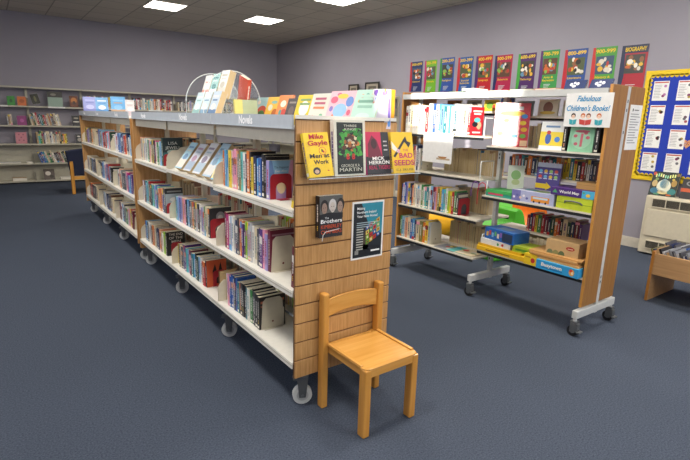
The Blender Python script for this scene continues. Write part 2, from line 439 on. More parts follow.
def novels_unit(y0, y1, bays, headers, label, slat):
    root = empty('wheeled_bookcase', (0, y0, 0), label, 'bookcase', 'double sided novels bookcases')
    off = (0, y0, 0); N = lambda: MB(off)
    W = .61
    if slat:
        p = N(); p.box(0, y0 + .008, .19, W, y0 + .02, 1.49, mat('#6e4a28'))
        p.build('panel_core', root)
        p = N()
        for k in range(13): p.box(0, y0, .191 + .1 * k, W, y0 + .0125, .191 + .1 * k + .0925, BEECH)
        p.build('slat_panel', root, bevel=.002)
    else:
        N().box(0, y0, .19, W, y0 + .02, 1.44, BEECH).build('end_panel', root, bevel=.0015)
    N().box(-.004, y1 - .02, .17, W, y1, 1.50, BEECH).build('end_panel', root, bevel=.0015)
    a0 = y0 + .021; a1 = y1 - .021; bw = (a1 - a0) / bays
    for i in range(bays + 1):
        yy = min(max(a0 + bw * i, a0 + .02), a1 - .02)
        N().box(.285, yy - .018, .2, .325, yy + .018, 1.48, CREAM).build('upright', root)
    N().box(.29, a0 + .04, .215, .32, a1 - .04, .25, CREAM).build('base_rail', root)
    for i in range(bays):
        b0 = a0 + bw * i + .003; b1 = b0 + bw - .006
        for li, z in enumerate(LV):
            for sd in (0, 1):
                xf, xb = (0.0, .282) if sd == 0 else (.61, .328)
                slanted = slat and i == 1 and li == 2 and sd == 0
                s = N(); sg = 1 if sd == 0 else -1
                if slanted:
                    s.prism([(0.0, z - .018), (.25, z + .05), (.25, z + .058), (.0, z - .010)], 'y', b0, b1, WHITE)
                    s.box(-.006, b0, z - .02, 0, b1, z + .004, WHITE)
                else:
                    s.box(xf, b0, z - .012, xb, b1, z, WHITE)
                    s.box(xf - sg * .006, b0, z - .034, xf, b1, z, WHITE)
                    s.box(xf - sg * .0075, b0, z - .016, xf - sg * .006, b1, z - .011, STEEL)
                so = s.build('shelf', root)
                for e in (b0 + .0015, b1 - .0015):
                    x_ = lambda q: xf + sg * q
                    pts = [(x_(.006), z), (x_(.28), z), (x_(.28), z + .17), (x_(.05), z + .145), (x_(.02), z + .12), (x_(.006), z + .09)]
                    if slanted: pts = [(x_(-.004), z - .02), (x_(.28), z), (x_(.28), z + .2), (x_(.12), z + .17), (x_(.0), z + .06)]
                    N().prism(pts if sd == 0 else pts[::-1], 'y', e - .0012, e + .0012, CREAM).build('shelf_bracket', so)
        cv = N().box(.022, b0 + .03, 1.375, .027, b1 - .012, 1.44, CREAM).box(.027, b0 + .03, 1.43, .56, b1 - .012, 1.44, CREAM).box(.555, b0 + .03, 1.375, .56, b1 - .012, 1.43, CREAM)
        cv.box(.027, b1 - .016, 1.375, .28, b1 - .012, 1.43, CREAM)
        cv.build('canopy_plate', root)
    N().box(.0, y0 + .021, 1.4405, .61, y1 - .021, 1.45, WHITE).build('top_shelf', root)
    if slat: N().box(.0, y0 - .004, 1.4905, .60, y0 + .012, 1.507, WHITE).build('end_strip', root)
    for (h0, h1, words) in headers:
        hb = N().box(-.010, h0, 1.4427, -.001, h1, 1.507, HEADER).box(-.014, h0, 1.4427, -.010, h1, 1.447, HEADER).build('header_strip', root)
        F = Face((-.010, 0, 0), (0, -1, 0), (0, 0, 1))
        for yy, st, hh in words:
            N().text(F, st, -yy, 1.457, hh * 1.25, mat('#ffffff', .5, var=0), l=2, bold=.03).build('lettering', hb)
        N().box(.611, h0, 1.4427, .620, h1, 1.507, HEADER).build('header_strip', root)
    n = 4
    for i in range(n):
        yy = [y0 + .06, a0 + bw, a0 + 2 * bw, y1 - .06][i]
        for x in (.08, .53): caster(root, x, yy, .215, .052, off=off, ang=[1.15, 1.0, 1.25, .9][i])
        N().box(.05, yy - .02, .2115, .56, yy + .02, .237, CREAM).build('cross_rail', root)
    return root

MAIN = 'beech and cream wheeled bookcase of novels with a slatted end panel behind the chair'
FAR = 'farther wheeled bookcase of novels standing beyond the slat-ended bookcase'
novels_unit(0.0, 3.075, 3, [(.022, 1.02, [(.52, 'Novels', .034)]), (1.03, 3.05, [(1.55, 'Novels', .034), (2.62, 'Novels', .03)])], MAIN, True)
novels_unit(3.17, 6.26, 3, [(3.19, 6.23, [(3.72, 'Novels', .032), (4.8, 'Novels', .032), (5.75, 'Novels', .032)])], FAR, False)

REDE = '#a3202e'
def cover_lisa(mb, F, w, h):
    mb.rect(F, 0, 0, w, h, mat('#22343a'), 1); mb.rect(F, 0, h * .18, w, h * .3, mat('#2f6f74'), 2)
    mb.ell(F, w * .5, h * .5, w * .3, h * .08, mat('#9fb9b4'), 3); mb.rect(F, 0, 0, w, h * .2, mat('#7c1d26'), 3)
def let_lisa(mb, F, w, h):
    k = mat('#dfe6e2'); mb.text(F, 'LISA', w * .5, h * .76, h * .1, k, w=w * .45, l=5); mb.text(F, 'JEWELL', w * .5, h * .6, h * .1, k, w=w * .75, l=5)
def cover_end(mb, F, w, h): mb.rect(F, 0, 0, w, h, mat('#1c1b1d'), 1)
def let_end(mb, F, w, h):
    k = mat('#d8d2c8')
    for i, st in enumerate(('THE END', 'OF THE', 'MEN')): mb.text(F, st, w * .5, h * (.84 - .15 * i), h * .1, k, w=w * (.75 if i < 2 else .5), l=5, bold=.01)
def cover_happy(mb, F, w, h):
    mb.rect(F, 0, 0, w, h, mat('#8fbfe0'), 1); mb.rect(F, 0, 0, w, h * .3, mat('#b9a2d6'), 2); mb.poly(F, [(0, h * .3), (w * .3, h * .3), (w * .12, h), (0, h)], mat('#6d8fc4'), 2)
    mb.poly(F, [(w, h * .3), (w * .7, h * .3), (w * .88, h), (w, h)], mat('#d79ab4'), 2); mb.ell(F, w * .5, h * .35, w * .2, h * .22, mat('#f0d9b0'), 3)
def let_happy(mb, F, w, h):
    mb.text(F, 'The Happiest', w * .5, h * .8, h * .06, mat('#28456e'), w=w * .6, l=6); mb.text(F, 'Ever After', w * .5, h * .7, h * .06, mat('#f4f2ea'), w=w * .5, l=6)
def cover_face(mb, F, w, h):
    mb.rect(F, 0, 0, w, h, mat('#2b2a2e'), 1); mb.ell(F, w * .5, h * .7, w * .2, h * .17, mat('#8b8a8e'), 2); mb.ell(F, w * .5, h * .66, w * .12, h * .1, mat('#c2bcb8'), 3)
    mb.poly(F, [(w * .15, h * .3), (w * .85, h * .3), (w * .65, h * .55), (w * .35, h * .55)], mat('#6e7076'), 2)
def cover_dark(mb, F, w, h):
    mb.rect(F, 0, h * .78, w, h * .2, mat('#2a2a2e'), 1); mb.rect(F, 0, h * .3, w, h * .48, mat('#a9b9c2'), 1); mb.ell(F, w * .55, h * .55, w * .3, h * .1, mat('#d9dbd8'), 2); mb.rect(F, w * .1, h * .84, w * .8, h * .06, mat('#8a8a8c'), 2)
def cover_maroon(mb, F, w, h):
    mb.rect(F, w * .06, h * .86, w * .88, h * .04, mat('#a57f8a'), 1)
def cover_copper(mb, F, w, h):
    mb.rect(F, 0, 0, w, h, mat('#221e1f'), 1); mb.rect(F, w * .05, h * .8, w * .9, h * .07, mat('#a4583c'), 2); mb.rect(F, w * .05, h * .68, w * .7, h * .06, mat('#7c4a3a'), 2)
def cover_castle(mb, F, w, h):
    mb.rect(F, 0, 0, w, h, mat('#c4552f'), 1)
    mb.poly(F, [(w * .3, h * .1), (w * .3, h * .6), (w * .42, h * .85), (w * .52, h * .55), (w * .6, h * .6), (w * .7, h * .9), (w * .8, h * .55), (w * .9, h * .1)], mat('#20191c'), 2)

gN = 'novels on the front shelves of the slat-ended bookcase'
X0 = .032
bays = ('the nearest bay', 'the middle bay', 'the far bay')
def sh(level, bay): return "the %s shelf of %s" % (level, bay)
E = .0006
# nearest bay
z1, z2, z3 = [q + E for q in LV]
def leaning_art(mb, F, w, h):
    mb.rect(F, 0, h * .6, w, h * .4, mat('#3f8fc4'), 1); mb.ell(F, w * .5, h * .42, w * .3, h * .2, cm('red'), 2); mb.rect(F, w * .1, h * .82, w * .8, h * .1, cm('yellow'), 2); mb.ell(F, w * .5, h * .2, w * .35, h * .08, cm('navy'), 2)
y = row(X0, .955, z3, 'orange,sky blue', 'the nearest bay, top shelf', gN, seed=21, h=(.2, .23), hard=0)
book('paperback_novel', (X0 - .004, y - .035, z3), -.25, .02, .20, .13, 'light blue', 'blue, red and yellow novel turned outward on the nearest bay, top shelf', gN, art=leaning_art, seed=5)
y = row(X0, y - .04, z3, 'yellow,cream,pink,pink,peach,grey,olive,turquoise,white,navy,orange,black,yellow,navy,sky blue,blue,black,black,lilac', 'the nearest bay, top shelf', gN, seed=22, h=(.205, .24), fill=.53, start=3,
        last=dict(label='pale blue novel with its cover showing behind the maroon bookend, nearest bay top shelf', art=cover_happy, letter=let_happy, h=.205, d=.145), d=(.13, .155))
yA = y
for k, (xx, hh, c) in enumerate(((X0 + .17, .225, 'black'), (X0 + .19, .23, 'black'))): pass
bookend((X0 + .075, y - .003, z3), REDE, 'maroon bookend with an arched hole on the nearest bay, top shelf', 'red bookends', h=.135)
book('paperback_novel', (X0 - .01, .066, z3), 0, .02, .19, .14, 'tan', 'tan novel leaning against the slatted end panel on the top shelf', gN, lean=.22, seed=9)
y = row(X0, .965, z2, 'maroon,magenta,white,light blue,white,pale grey,navy,dark grey,peach,orange,purple,dark grey,lime green,lilac,pale grey,pale grey,white,cream,dark grey,navy,purple,pink,lilac,maroon', 'the nearest bay, middle shelf', gN, seed=23, h=(.205, .235), fill=.63,
        last=dict(label='large maroon novel behind the cream bookend on the nearest bay, middle shelf', art=cover_maroon, h=.235, d=.18))
bookend((X0 + .085, y - .003, z2), '#d0c8b2', 'cream bookend holding the maroon novel on the nearest bay, middle shelf', 'cream bookends', 'shield', h=.2, w=.15)
book('paperback_novel', (X0 - .012, .052, z2), 0, .028, .215, .15, 'maroon', 'dark red novel leaning by the slatted end panel on the middle shelf', gN, lean=.06, pages=PAPER, seed=10)
y = row(X0, .965, z1, 'white,pink,blue,blue,white,navy,blue,teal,orange,dark grey,black,black,teal,white,green,black,dark grey,black,black', 'the nearest bay, bottom shelf', gN, seed=24, h=(.2, .225), fill=.50,
        last=dict(label='black novel with copper lettering behind the cream bookend, nearest bay bottom shelf', art=cover_copper, h=.2, d=.17))
bookend((X0 + .085, y - .003, z1), '#bdb7a4', 'grey cream bookend at the end of the nearest bay, bottom shelf', 'cream bookends', 'shield', h=.19, w=.15)
# middle bay
y = row(X0, 1.965, z2, 'turquoise,light blue,lilac,blue,lilac,peach,pink,pink,black,sky blue,light blue,navy,grey,orange,olive,dark grey,pale grey,black,white,navy,lilac,pale grey,green,cream,dark grey', 'the middle bay, middle shelf', gN, seed=25, h=(.19, .215), fill=.74,
        last=dict(label='dark novel with a grey portrait above the red bookend, middle bay middle shelf', art=cover_face, h=.21, d=.16))
bookend((X0 + .075, y - .003, z2), REDE, 'red bookend below the portrait novel on the middle bay, middle shelf', 'red bookends', h=.135)
y = row(X0, 1.975, z1, 'yellow,black,cream,navy,grey,purple,purple,turquoise,light blue,red,maroon,teal,sky blue,black,dark green,light blue,white,red,red,black', 'the middle bay, bottom shelf', gN, seed=26, h=(.18, .21), fill=.66,
        last=dict(label='red and black castle-silhouette novel on the middle bay, bottom shelf', art=cover_castle, h=.2, d=.15))
bookend((X0 + .1, y - .003, z1), REDE, 'red bookend low on the middle bay, bottom shelf', 'red bookends', h=.12, w=.1)
# fanned book showing its pages
def fanned(loc, label):
    mb = MB(); h = .19
    mb.prism([(0, .0), (.0, .003), (.14, .06), (.141, .057)], 'z', 0, h, cm('brown'))
    mb.prism([(0, -.003), (.0, .0), (.141, -.057), (.14, -.06)], 'z', 0, h, cm('brown'))
    o = mb.build('paperback_novel'); o.location = loc; o.rotation_euler = (0, 0, PI + .55)
    pg = MB(); pg.prism([(.003, 0), (.135, .055), (.15, .02), (.15, -.02), (.135, -.055)], 'z', .002, h - .003, mat('#b89a6a', .8)); pg.build('page_block', o)
    tag(o, label, 'book', gN)
fanned((.185, 1.11, z1), 'fanned open novel showing tan pages on the middle bay, bottom shelf')
# face-out novels on the sloping shelf of the middle bay
def pastel(c1, c2, c3):
    def f(mb, F, w, h):
        mb.rect(F, 0, 0, w, h, mat(c1), 1); mb.rect(F, 0, h * .05, w, h * .3, mat(c2), 2); mb.ell(F, w * .5, h * .45, w * .3, h * .12, mat(c3), 3); mb.rect(F, w * .15, h * .78, w * .7, h * .07, mat(c3), 3); mb.rect(F, w * .2, h * .66, w * .6, h * .05, mat(c2), 3)
    return f
FO = [(1.86, .24, 'light blue', pastel('#a9cfe0', '#e8dcd0', '#6f93b8'), 'pale blue'), (1.665, .24, 'white', pastel('#cfd3dd', '#9fb0c4', '#b58fa8'), 'pale grey'), (1.47, .26, 'white', pastel('#dcdde2', '#a9bccc', '#8b7f96'), 'white and lilac'), (1.27, .27, 'light blue', pastel('#a9c4d8', '#d8d6d2', '#7a98b0'), 'powder blue')]
for i, (yy, hh, c, a, nm) in enumerate(FO):
    book('paperback_novel', (.01, yy, 1.0653 + .03), -PI / 2 + .1, .05, hh, .115, c, '%s novel displayed face out on the sloping shelf of the middle bay' % nm, 'face-out novels', lean=-.66, art=a, seed=60 + i, pages=mat('#cdb48a', .8))
book('paperback_novel', (.012, 1.12, 1.0653 + .022), -PI / 2 + .5, .02, .22, .12, 'sky blue', 'blue and yellow novel last on the right of the sloping shelf', 'face-out novels', lean=-.6, art=pastel('#93cbe6', '#f0e0a4', '#e9c2a0'), seed=66)
# far bay
y = row(X0, 2.985, z3, 'peach,grey,cream,lilac,white,pale grey,white,turquoise,green,pink,cream,olive,yellow,black,magenta,white,green,white,light blue,dark green', 'the far bay, top shelf', gN, seed=27, h=(.19, .21), fill=.74,
        last=dict(label='dark green novel titled in pale capitals on the far bay, top shelf', art=cover_lisa, letter=let_lisa, h=.235, d=.17))
bookend((X0 + .075, y - .003, z3), REDE, 'red bookend under the dark green novel on the far bay, top shelf', 'red bookends', h=.1)
y = row(X0, 2.985, z2, 'lilac,white,maroon,teal,light blue,turquoise,red,black,dark grey,turquoise,green,light blue,lilac,blue,turquoise,peach,orange,peach,blue,dark grey', 'the far bay, middle shelf', gN, seed=28, h=(.19, .215), fill=.76,
        last=dict(label='dark banded novel above a red bookend on the far bay, middle shelf', art=cover_dark, h=.215, d=.15))
bookend((X0 + .075, y - .003, z2), REDE, 'red bookend low on the far bay, middle shelf', 'red bookends', h=.09)
y = row(X0, 2.985, z1, 'blue,sky blue,black,white,white,pale grey,brown,orange,grey,cream,grey,navy,navy,peach,orange,brown,white,lime green,cream,black', 'the far bay, bottom shelf', gN, seed=29, h=(.18, .21), fill=.72,
        last=dict(label='black novel with a large pale title on the far bay, bottom shelf', art=cover_end, letter=let_end, h=.215, d=.16))
bookend((X0 + .09, y - .003, z1), REDE, 'red bookend under the black titled novel on the far bay, bottom shelf', 'red bookends', h=.12, w=.1)
# far unit
gF = 'novels on the farther bookcase'
fb = [(6.16, 'the far bookcase, left bay'), (5.14, 'the far bookcase, middle bay'), (4.12, 'the far bookcase, right bay')]
FT = ['yellow,black,yellow,purple,lilac,olive,grey,dark grey,yellow,orange,cream,cream', 'maroon,blue,light blue,olive,light blue,light blue,black,red,black,navy,red,white,light blue,white,pink,dark green', 'white,lilac,white,blue,light blue,blue,navy,light blue,red,orange,navy,white,sky blue,light blue,white']
FM = ['white,pale grey,white,cream,dark grey,olive,light blue,blue,dark grey,navy,cream', 'navy,dark grey,blue,light blue,white,pink,light blue,purple,red,light blue,black', 'pale grey,white,peach,orange,grey,dark grey,navy,grey,pink,magenta,blue,sky blue,purple']
FB = ['black,orange,red,dark grey,dark grey,grey,cream', 'dark grey,pale grey,light blue,white,navy,blue,dark grey,dark grey,brown,cream', 'maroon,white,light blue,dark grey,pale grey,green,pale grey,pink,yellow,red,maroon']
for lv, tab, z in (('top', FT, z3), ('middle', FM, z2), ('bottom', FB, z1)):
    for b in range(3):
        y = row(X0, fb[b][0], z, tab[b], '%s, %s shelf' % (fb[b][1], lv), gF, seed=30 + b + len(lv) * 3, h=(.18, .215), fill={('top', 0): .82, ('top', 1): .8, ('top', 2): .9}.get((lv, b), .66 if lv == 'bottom' else .72), t=(.016, .035))
        if not (lv == 'top' and b == 2):
            bookend((X0 + .075, y - .003, z), '#cfc8b4', 'cream bookend on %s, %s shelf' % (fb[b][1], lv), 'cream bookends', 'shield', h=.15)
# rear side of the slat-ended bookcase, seen through the shelves
rear_mb = MB()
for li, (z, nm) in enumerate(((z1, 'bottom'), (z2, 'middle'), (z3, 'top'))):
    for b in range(3):
        ys = [.9, 1.93, 2.95][b]
        cs = [['lime green,black,olive,cream,red,yellow,pale grey', 'cream,red,lime green,lime green,yellow,orange,maroon,cream,dark green,tan,maroon,dark green', 'tan,brown,cream,maroon,tan'][li],
              ['black,grey,tan,red', 'red,maroon,teal,cream,tan,red', 'black,tan,dark grey,brown,cream,black,tan'][li],
              ['tan,cream,red', 'cream,tan,brown', 'orange,black,tan,cream,tan'][li]][b]
        cl = cs.split(','); cl = (cl * 6)[:29 if b == 0 else 23]; cl[-1] = 'brown'; cl[-2] = 'tan'
        for i, c in enumerate(cl):
            yy = ys - i * .029 - .03 
            h_ = rnd.uniform(.17, .22); cc = cm(c); xa, xb = .37, .49
            rear_mb.box(xb - .0025, yy - .026, z + E, xb, yy, z + h_, cc).box(xa, yy - .026, z + E, xb - .0025, yy - .0235, z + h_, cc).box(xa, yy - .0025, z + E, xb - .0025, yy, z + h_, cc)
            rear_mb.box(xa + .003, yy - .0235, z + .003, xb - .0025, yy - .0025, z + h_ - .003, PAPER)
o = rear_mb.build('rear_novels')
tag(o, 'dense novels on the rear side of the slat-ended bookcase, glimpsed between its shelves', 'books', kind='stuff')

# ------------------------------------------------------------------ end panel display
tray = empty('acrylic_display_tray', (.37, -.04, 1.225), 'clear acrylic book tray hooked on the slatted end panel', 'display tray')
m = MB((.37, -.04, 1.225))
m.box(.02, -.083, 1.225, .715, -.001, 1.229, CLEAR).box(.02, -.003, 1.229, .715, -.0005, 1.39, CLEAR)
m.build('tray_body', tray)
MB((.37, -.04, 1.225)).box(.02, -.086, 1.225, .715, -.083, 1.29, CLEAR).build('front_lip', tray)
m = MB((.37, -.04, 1.225)); m.box(.018, -.086, 1.225, .02, -.0005, 1.39, CLEAR).box(.017, -.0868, 1.223, .716, -.086, 1.2265, EDGE); m.build('side_wall', tray)

def face_book(x, y, z, w, h, t, col, label, art, letter, lean=-.12, seed=3, name='paperback_novel', roll=0):
    o = book(name, (x, y, z), 0, t, h, w, col, label, 'novels displayed on the slatted end panel', lean=lean, art=art, letter=letter, seed=seed, pages=PAPERW)
    o.rotation_euler = (lean, roll, 0)
    return o
Yl = '#efc51e'
def art_mg(mb, F, w, h):
    mb.rect(F, 0, 0, w, h, mat(Yl), 1); mb.ell(F, w * .33, h * .14, w * .15, h * .085, mat('#2b2730'), 2); mb.ell(F, w * .33, h * .125, w * .09, h * .045, mat('#c9a58d'), 3)
    mb.ell(F, w * .68, h * .58, w * .15, h * .09, mat('#c22a35'), 2); mb.ell(F, w * .68, h * .58, w * .13, h * .078, mat(Yl), 3); mb.ell(F, w * .66, h * .59, w * .03, h * .04, mat('#2b2730'), 4); mb.ell(F, w * .72, h * .56, w * .03, h * .03, mat('#c22a35'), 4); mb.ell(F, w * .8, h * .13, w * .04, h * .015, mat('#c22a35'), 2)
def let_mg(mb, F, w, h):
    r_ = mat('#b3202c'); k = mat('#1d1c26')
    mb.text(F, 'Mike', w * .5, h * .86, h * .105, r_, w=w * .58, l=6, bold=.025); mb.text(F, 'Gayle', w * .52, h * .715, h * .105, r_, w=w * .8, l=6, bold=.025)
    mb.text(F, 'Men at', w * .53, h * .43, h * .095, k, w=w * .8, l=6, bold=.025); mb.text(F, 'Work', w * .56, h * .29, h * .095, k, w=w * .62, l=6, bold=.025)
face_book(.022, -.082, 1.2295, .135, .205, .022, 'yellow', 'yellow novel with red and black lettering leaning in the acrylic tray', art_mg, let_mg, lean=-.26, roll=-.045)
def art_gm(mb, F, w, h):
    mb.rect(F, 0, 0, w, h, mat('#d9d4c4'), 1); mb.rect(F, w * .08, h * .03, w * .84, h * .93, mat('#1e2420'), 2)
    rr = random.Random(8)
    for k in range(95):
        cx, cy = rr.uniform(.16, .84), rr.uniform(.36, .84); dd = math.hypot((cx - .5) / .3, (cy - .58) / .2)
        c = rr.choice(['#5b3420', '#c67a3a', '#b5a389', '#2b1a16', '#9c5a2d', '#d9c9a0', '#7a4a2a']) if dd < .75 else rr.choice(['#3f9a35', '#57b54a', '#2f6f34', '#2f8a2f', '#4fa53f', '#26221e'])
        mb.ell(F, w * cx, h * cy, w * rr.uniform(.04, .09), h * rr.uniform(.02, .05), mat(c), 3 + k * .03, 9)
    mb.ell(F, w * .5, h * .68, w * .13, h * .03, mat('#3a2318'), 5); mb.ell(F, w * .5, h * .7, w * .07, h * .035, mat('#4a2c1c'), 5.2); mb.ell(F, w * .5, h * .63, w * .06, h * .04, mat('#c9946a'), 5)
    for k in (-.09, .09): mb.text(F, '8', w * (.5 + k), h * .3, h * .1, mat('#c4282c'), l=7, bold=.03)
def let_gm(mb, F, w, h):
    k = mat('#d8d3c2'); mb.text(F, 'THREE', w * .5, h * .88, h * .04, k, w=w * .42, l=9); mb.text(F, 'KINGS', w * .5, h * .82, h * .04, k, w=w * .36, l=9)
    mb.text(F, 'GEORGE R.R.', w * .5, h * .16, h * .05, k, w=w * .62, l=6); mb.text(F, 'MARTIN', w * .5, h * .08, h * .065, k, w=w * .72, l=6)
face_book(.172, -.07, 1.2295, .185, .262, .03, 'white', 'tall cream-bordered black and green novel in the acrylic tray', art_gm, let_gm, lean=-.1)
def art_mh(mb, F, w, h):
    mb.rect(F, 0, 0, w, h, mat('#c3214f'), 1); mb.rect(F, w * .68, 0, w * .32, h, mat('#262429'), 2); mb.rect(F, 0, 0, w, h * .42, mat('#262429'), 2)
    mb.poly(F, [(w * .08, h * .4), (w * .12, h * .72), (w * .3, h * .92), (w * .5, h * .8), (w * .68, h * .4)], mat('#6d1530'), 3); mb.ell(F, w * .36, h * .72, w * .12, h * .12, mat('#3a0f1d'), 4)
    for i in range(3): mb.rect(F, w * .76, h * (.76 - .1 * i), w * .16, h * .03, mat('#b9b3b3'), 3)
def let_mh(mb, F, w, h):
    k = mat('#ece7e2'); mb.text(F, 'MICK', w * .5, h * .34, h * .075, k, w=w * .5, l=6, bold=.02); mb.text(F, 'HERRON', w * .52, h * .24, h * .08, k, w=w * .86, l=6, bold=.02); mb.text(F, 'REAL TIGERS', w * .52, h * .12, h * .09, mat('#d01f55'), w=w * .88, l=6)
face_book(.362, -.078, 1.2295, .155, .212, .025, 'magenta', 'crimson and black novel in the acrylic tray beside the cream-bordered one', art_mh, let_mh, lean=-.22)
def art_bs(mb, F, w, h):
    mb.rect(F, 0, 0, w, h, mat('#ecc02a'), 1); k = mat('#2c2b33')
    mb.poly(F, [(w * .04, h * .42), (w * .12, h * .38), (w * .62, h * .78), (w * .56, h * .83)], k, 2)
    mb.poly(F, [(w * .52, h * .8), (w * .66, h * .9), (w * .72, h * .78), (w * .9, h * .74), (w * .78, h * .62), (w * .66, h * .72)], k, 3)
    mb.poly(F, [(0, h * .6), (0, h * .78), (w * .3, h * .56), (w * .25, h * .5)], mat('#e9e3d6'), 2); mb.ell(F, w * .3, h * .54, w * .06, h * .05, mat('#e0a7b8'), 4)
def let_bs(mb, F, w, h):
    r_ = mat('#bf1f63'); mb.text(F, 'THE', w * .62, h * .53, h * .06, r_, w=w * .26, l=6); mb.text(F, 'BAD', w * .62, h * .37, h * .12, r_, w=w * .62, l=6, bold=.02); mb.text(F, 'SEEDS', w * .52, h * .19, h * .13, r_, w=w * .94, l=6, bold=.02); mb.text(F, 'C.J. SKUSE', w * .52, h * .06, h * .05, mat('#2c2b33'), w=w * .8, l=6)
face_book(.53, -.082, 1.2295, .15, .212, .02, 'yellow', 'yellow novel with an axe on its cover at the right end of the tray', art_bs, let_bs, lean=-.2)

clip = empty('acrylic_book_clip', (.16, -.02, .93), 'small clear acrylic clip holding the dark portrait novel on the panel', 'display clip')
m = MB((.16, -.02, .93)); m.box(.09, -.05, .928, .23, -.0005, .931, CLEAR).build('clip_ledge', clip)
MB((.16, -.02, .93)).tube([(.115, -.053, .915), (.12, -.053, .945), (.135, -.053, .96), (.215, -.053, .968)], .0014, EDGE, 6).build('wire_loop', clip)
def art_br(mb, F, w, h):
    mb.rect(F, 0, 0, w, h, mat('#2a2a2e'), 1); mb.rect(F, 0, h * .5, w, h * .5, mat('#5b5a58'), 2)
    for cx, cy, s, c, hc in ((.2, .7, 1, '#9b8070', '#221d1b'), (.55, .72, .95, '#c9bdb3', '#cfcac6'), (.9, .72, 1, '#a58b7c', '#2c2522')):
        mb.ell(F, w * cx, h * (cy + .05), w * .17 * s, h * .16 * s, mat(hc), 3); mb.ell(F, w * min(cx, .88), h * cy, w * .115 * s, h * .135 * s, mat(c), 4)
        for e in (-.045, .045): mb.ell(F, w * (min(cx, .88) + e), h * (cy + .02), w * .018, h * .008, mat('#2a2220'), 5)
        mb.rect(F, w * (min(cx, .88) - .04), h * (cy - .075), w * .08, h * .01, mat('#7a4c46'), 5)
    mb.poly(F, [(0, h * .45), (0, h * .56), (w * .4, h * .6), (w * .7, h * .58), (w, h * .57), (w, h * .45)], mat('#1e1e22'), 6)
def let_br(mb, F, w, h):
    mb.text(F, 'The', w * .3, h * .45, h * .05, LETTER, l=8); mb.text(F, 'Brothers', w * .5, h * .35, h * .09, LETTER, w=w * .92, l=8, bold=.015)
    o_ = mat('#d8542a'); mb.text(F, 'KIMBERLEY', w * .5, h * .22, h * .09, o_, w=w * .9, l=8); mb.text(F, 'CHAMBERS', w * .5, h * .09, h * .09, o_, w=w * .9, l=8)
face_book(.102, -.049, .9315, .135, .203, .035, 'black', 'dark portrait novel with orange lettering clipped low on the slatted panel', art_br, let_br, lean=-.02)
# laminated poster
pst = MB((.44, 0, .77)); F = Face((.331, -.003, .772), (1, 0, 0), (0, 0, 1)); pw, ph = .213, .31
pst.box(.331, -.003, .772, .331 + pw, -.0005, .772 + ph, SHEET)
pst.rect(F, .01, .01, pw - .02, ph - .02, mat('#20262c'), 1); pst.poly(F, [(.06, ph - .01), (pw - .01, ph - .01), (pw - .01, ph * .42), (.13, ph * .45)], mat('#2f8aa0'), 2)
pst.poly(F, [(.02, .02), (pw - .02, .02), (pw - .02, .06), (.02, .09)], mat('#171a1f'), 2); pst.poly(F, [(.06, .05), (.09, ph * .55), (.13, ph * .5), (.11, .05)], mat('#4a3c30'), 2)
fr = [('#5f9a35', 0, 0), ('#c8a82e', 1, 0), ('#b2352d', 2, 0), ('#2f56a0', 3, 0), ('#8cae3a', 0, 1), ('#c33c33', 1, 1), ('#2f56a0', 2, 1), ('#d6b23c', 3, 1), ('#d6c05a', 0, 2), ('#4f8f3a', 1, 2), ('#c33c33', 2, 2), ('#7fae3e', 3, 2), ('#2f56a0', 0, 3), ('#b2352d', 1, 3), ('#5f9a35', 2, 3), ('#d0a83a', 3, 3)]
for c, i, j in fr:
    bx = .095 + i * .024 + j * -.001; by = .075 + j * .026 + i * .012
    pst.poly(F, [(bx, by), (bx + .021, by + .01), (bx + .020, by + .032), (bx - .001, by + .022)], mat(c), 3)
    pst.ell(F, bx + .010, by + .016, .005, .006, mat('#d9d2c2' if (i + j) % 2 else '#8a2622'), 4, 8)
po = pst.build('wall_poster'); po.location = (.44, 0, .77)
tag(po, 'laminated dark blue poster taped low on the slatted end panel', 'poster')
lt = MB((.44, 0, .77))
for i, st in enumerate(('Making', 'Northern Ireland', 'Your New Home?')): lt.text(F, st, .03, ph - .042 - i * .021, .013, LETTER, al='l', l=5, bold=.015)
lt.build('lettering', po)
pm = MB((.44, 0, .77))
for i in range(3): pm.rect(F, .03, ph - .115 - i * .011, .14 - .02 * i, .004, mat('#a9bcc2'), 5)
for i in range(9): pm.rect(F, .03, ph - .15 - i * .0135, .045, .006, mat('#b7b8ae'), 5); 
pm.rect(F, .022, .028, .024, .022, mat('#8a8a86'), 5); pm.rect(F, .13, .035, .06, .009, LETTER, 5)
pm.build('small_print', po)

# ------------------------------------------------------------------ child's chair
ch = empty('child_chair', (.34, -.19, 0), 'small varnished beech child chair standing against the slatted end panel', 'chair')
CO = (.34, -.19, 0)
x0, x1, yb, yf, sz = .132, .528, -.006, -.372, .36
def leg(px, py, w, d, z1, nm, tilt=0):
    m = MB(CO); m.prism([(py - d / 2, 0), (py + d / 2, 0), (py + d / 2 + tilt, z1), (py - d / 2 + tilt, z1)], 'x', px - w / 2, px + w / 2, CHAIRW); m.build('leg' if z1 < .5 else 'back_post', ch, bevel=.008, seg=3)
leg(x0 + .019, yb - .024, .038, .047, .637, 'p'); leg(x1 - .019, yb - .024, .038, .047, .637, 'p')
leg(x0 + .047, yf + .025, .041, .05, sz - .004, 'l'); leg(x1 - .047, yf + .025, .041, .05, sz - .004, 'l')
m = MB(CO)
for xs in (x0 + .036, x1 - .06): m.box(xs, yf + .03, sz - .048, xs + .024, yb - .005, sz - .004, CHAIRY)
m.box(x0 + .06, yf + .004, sz - .048, x1 - .06, yf + .026, sz - .006, CHAIRX); m.box(x0 + .036, yb - .03, sz - .048, x1 - .036, yb - .012, sz - .006, CHAIRX)
m.build('seat_frame', ch, bevel=.004, seg=2)
m = MB(CO); n = 8; top = []
xa, xb_, ya, yb_ = x0 + .027, x1 - .027, yf, yb - .046; r = .035
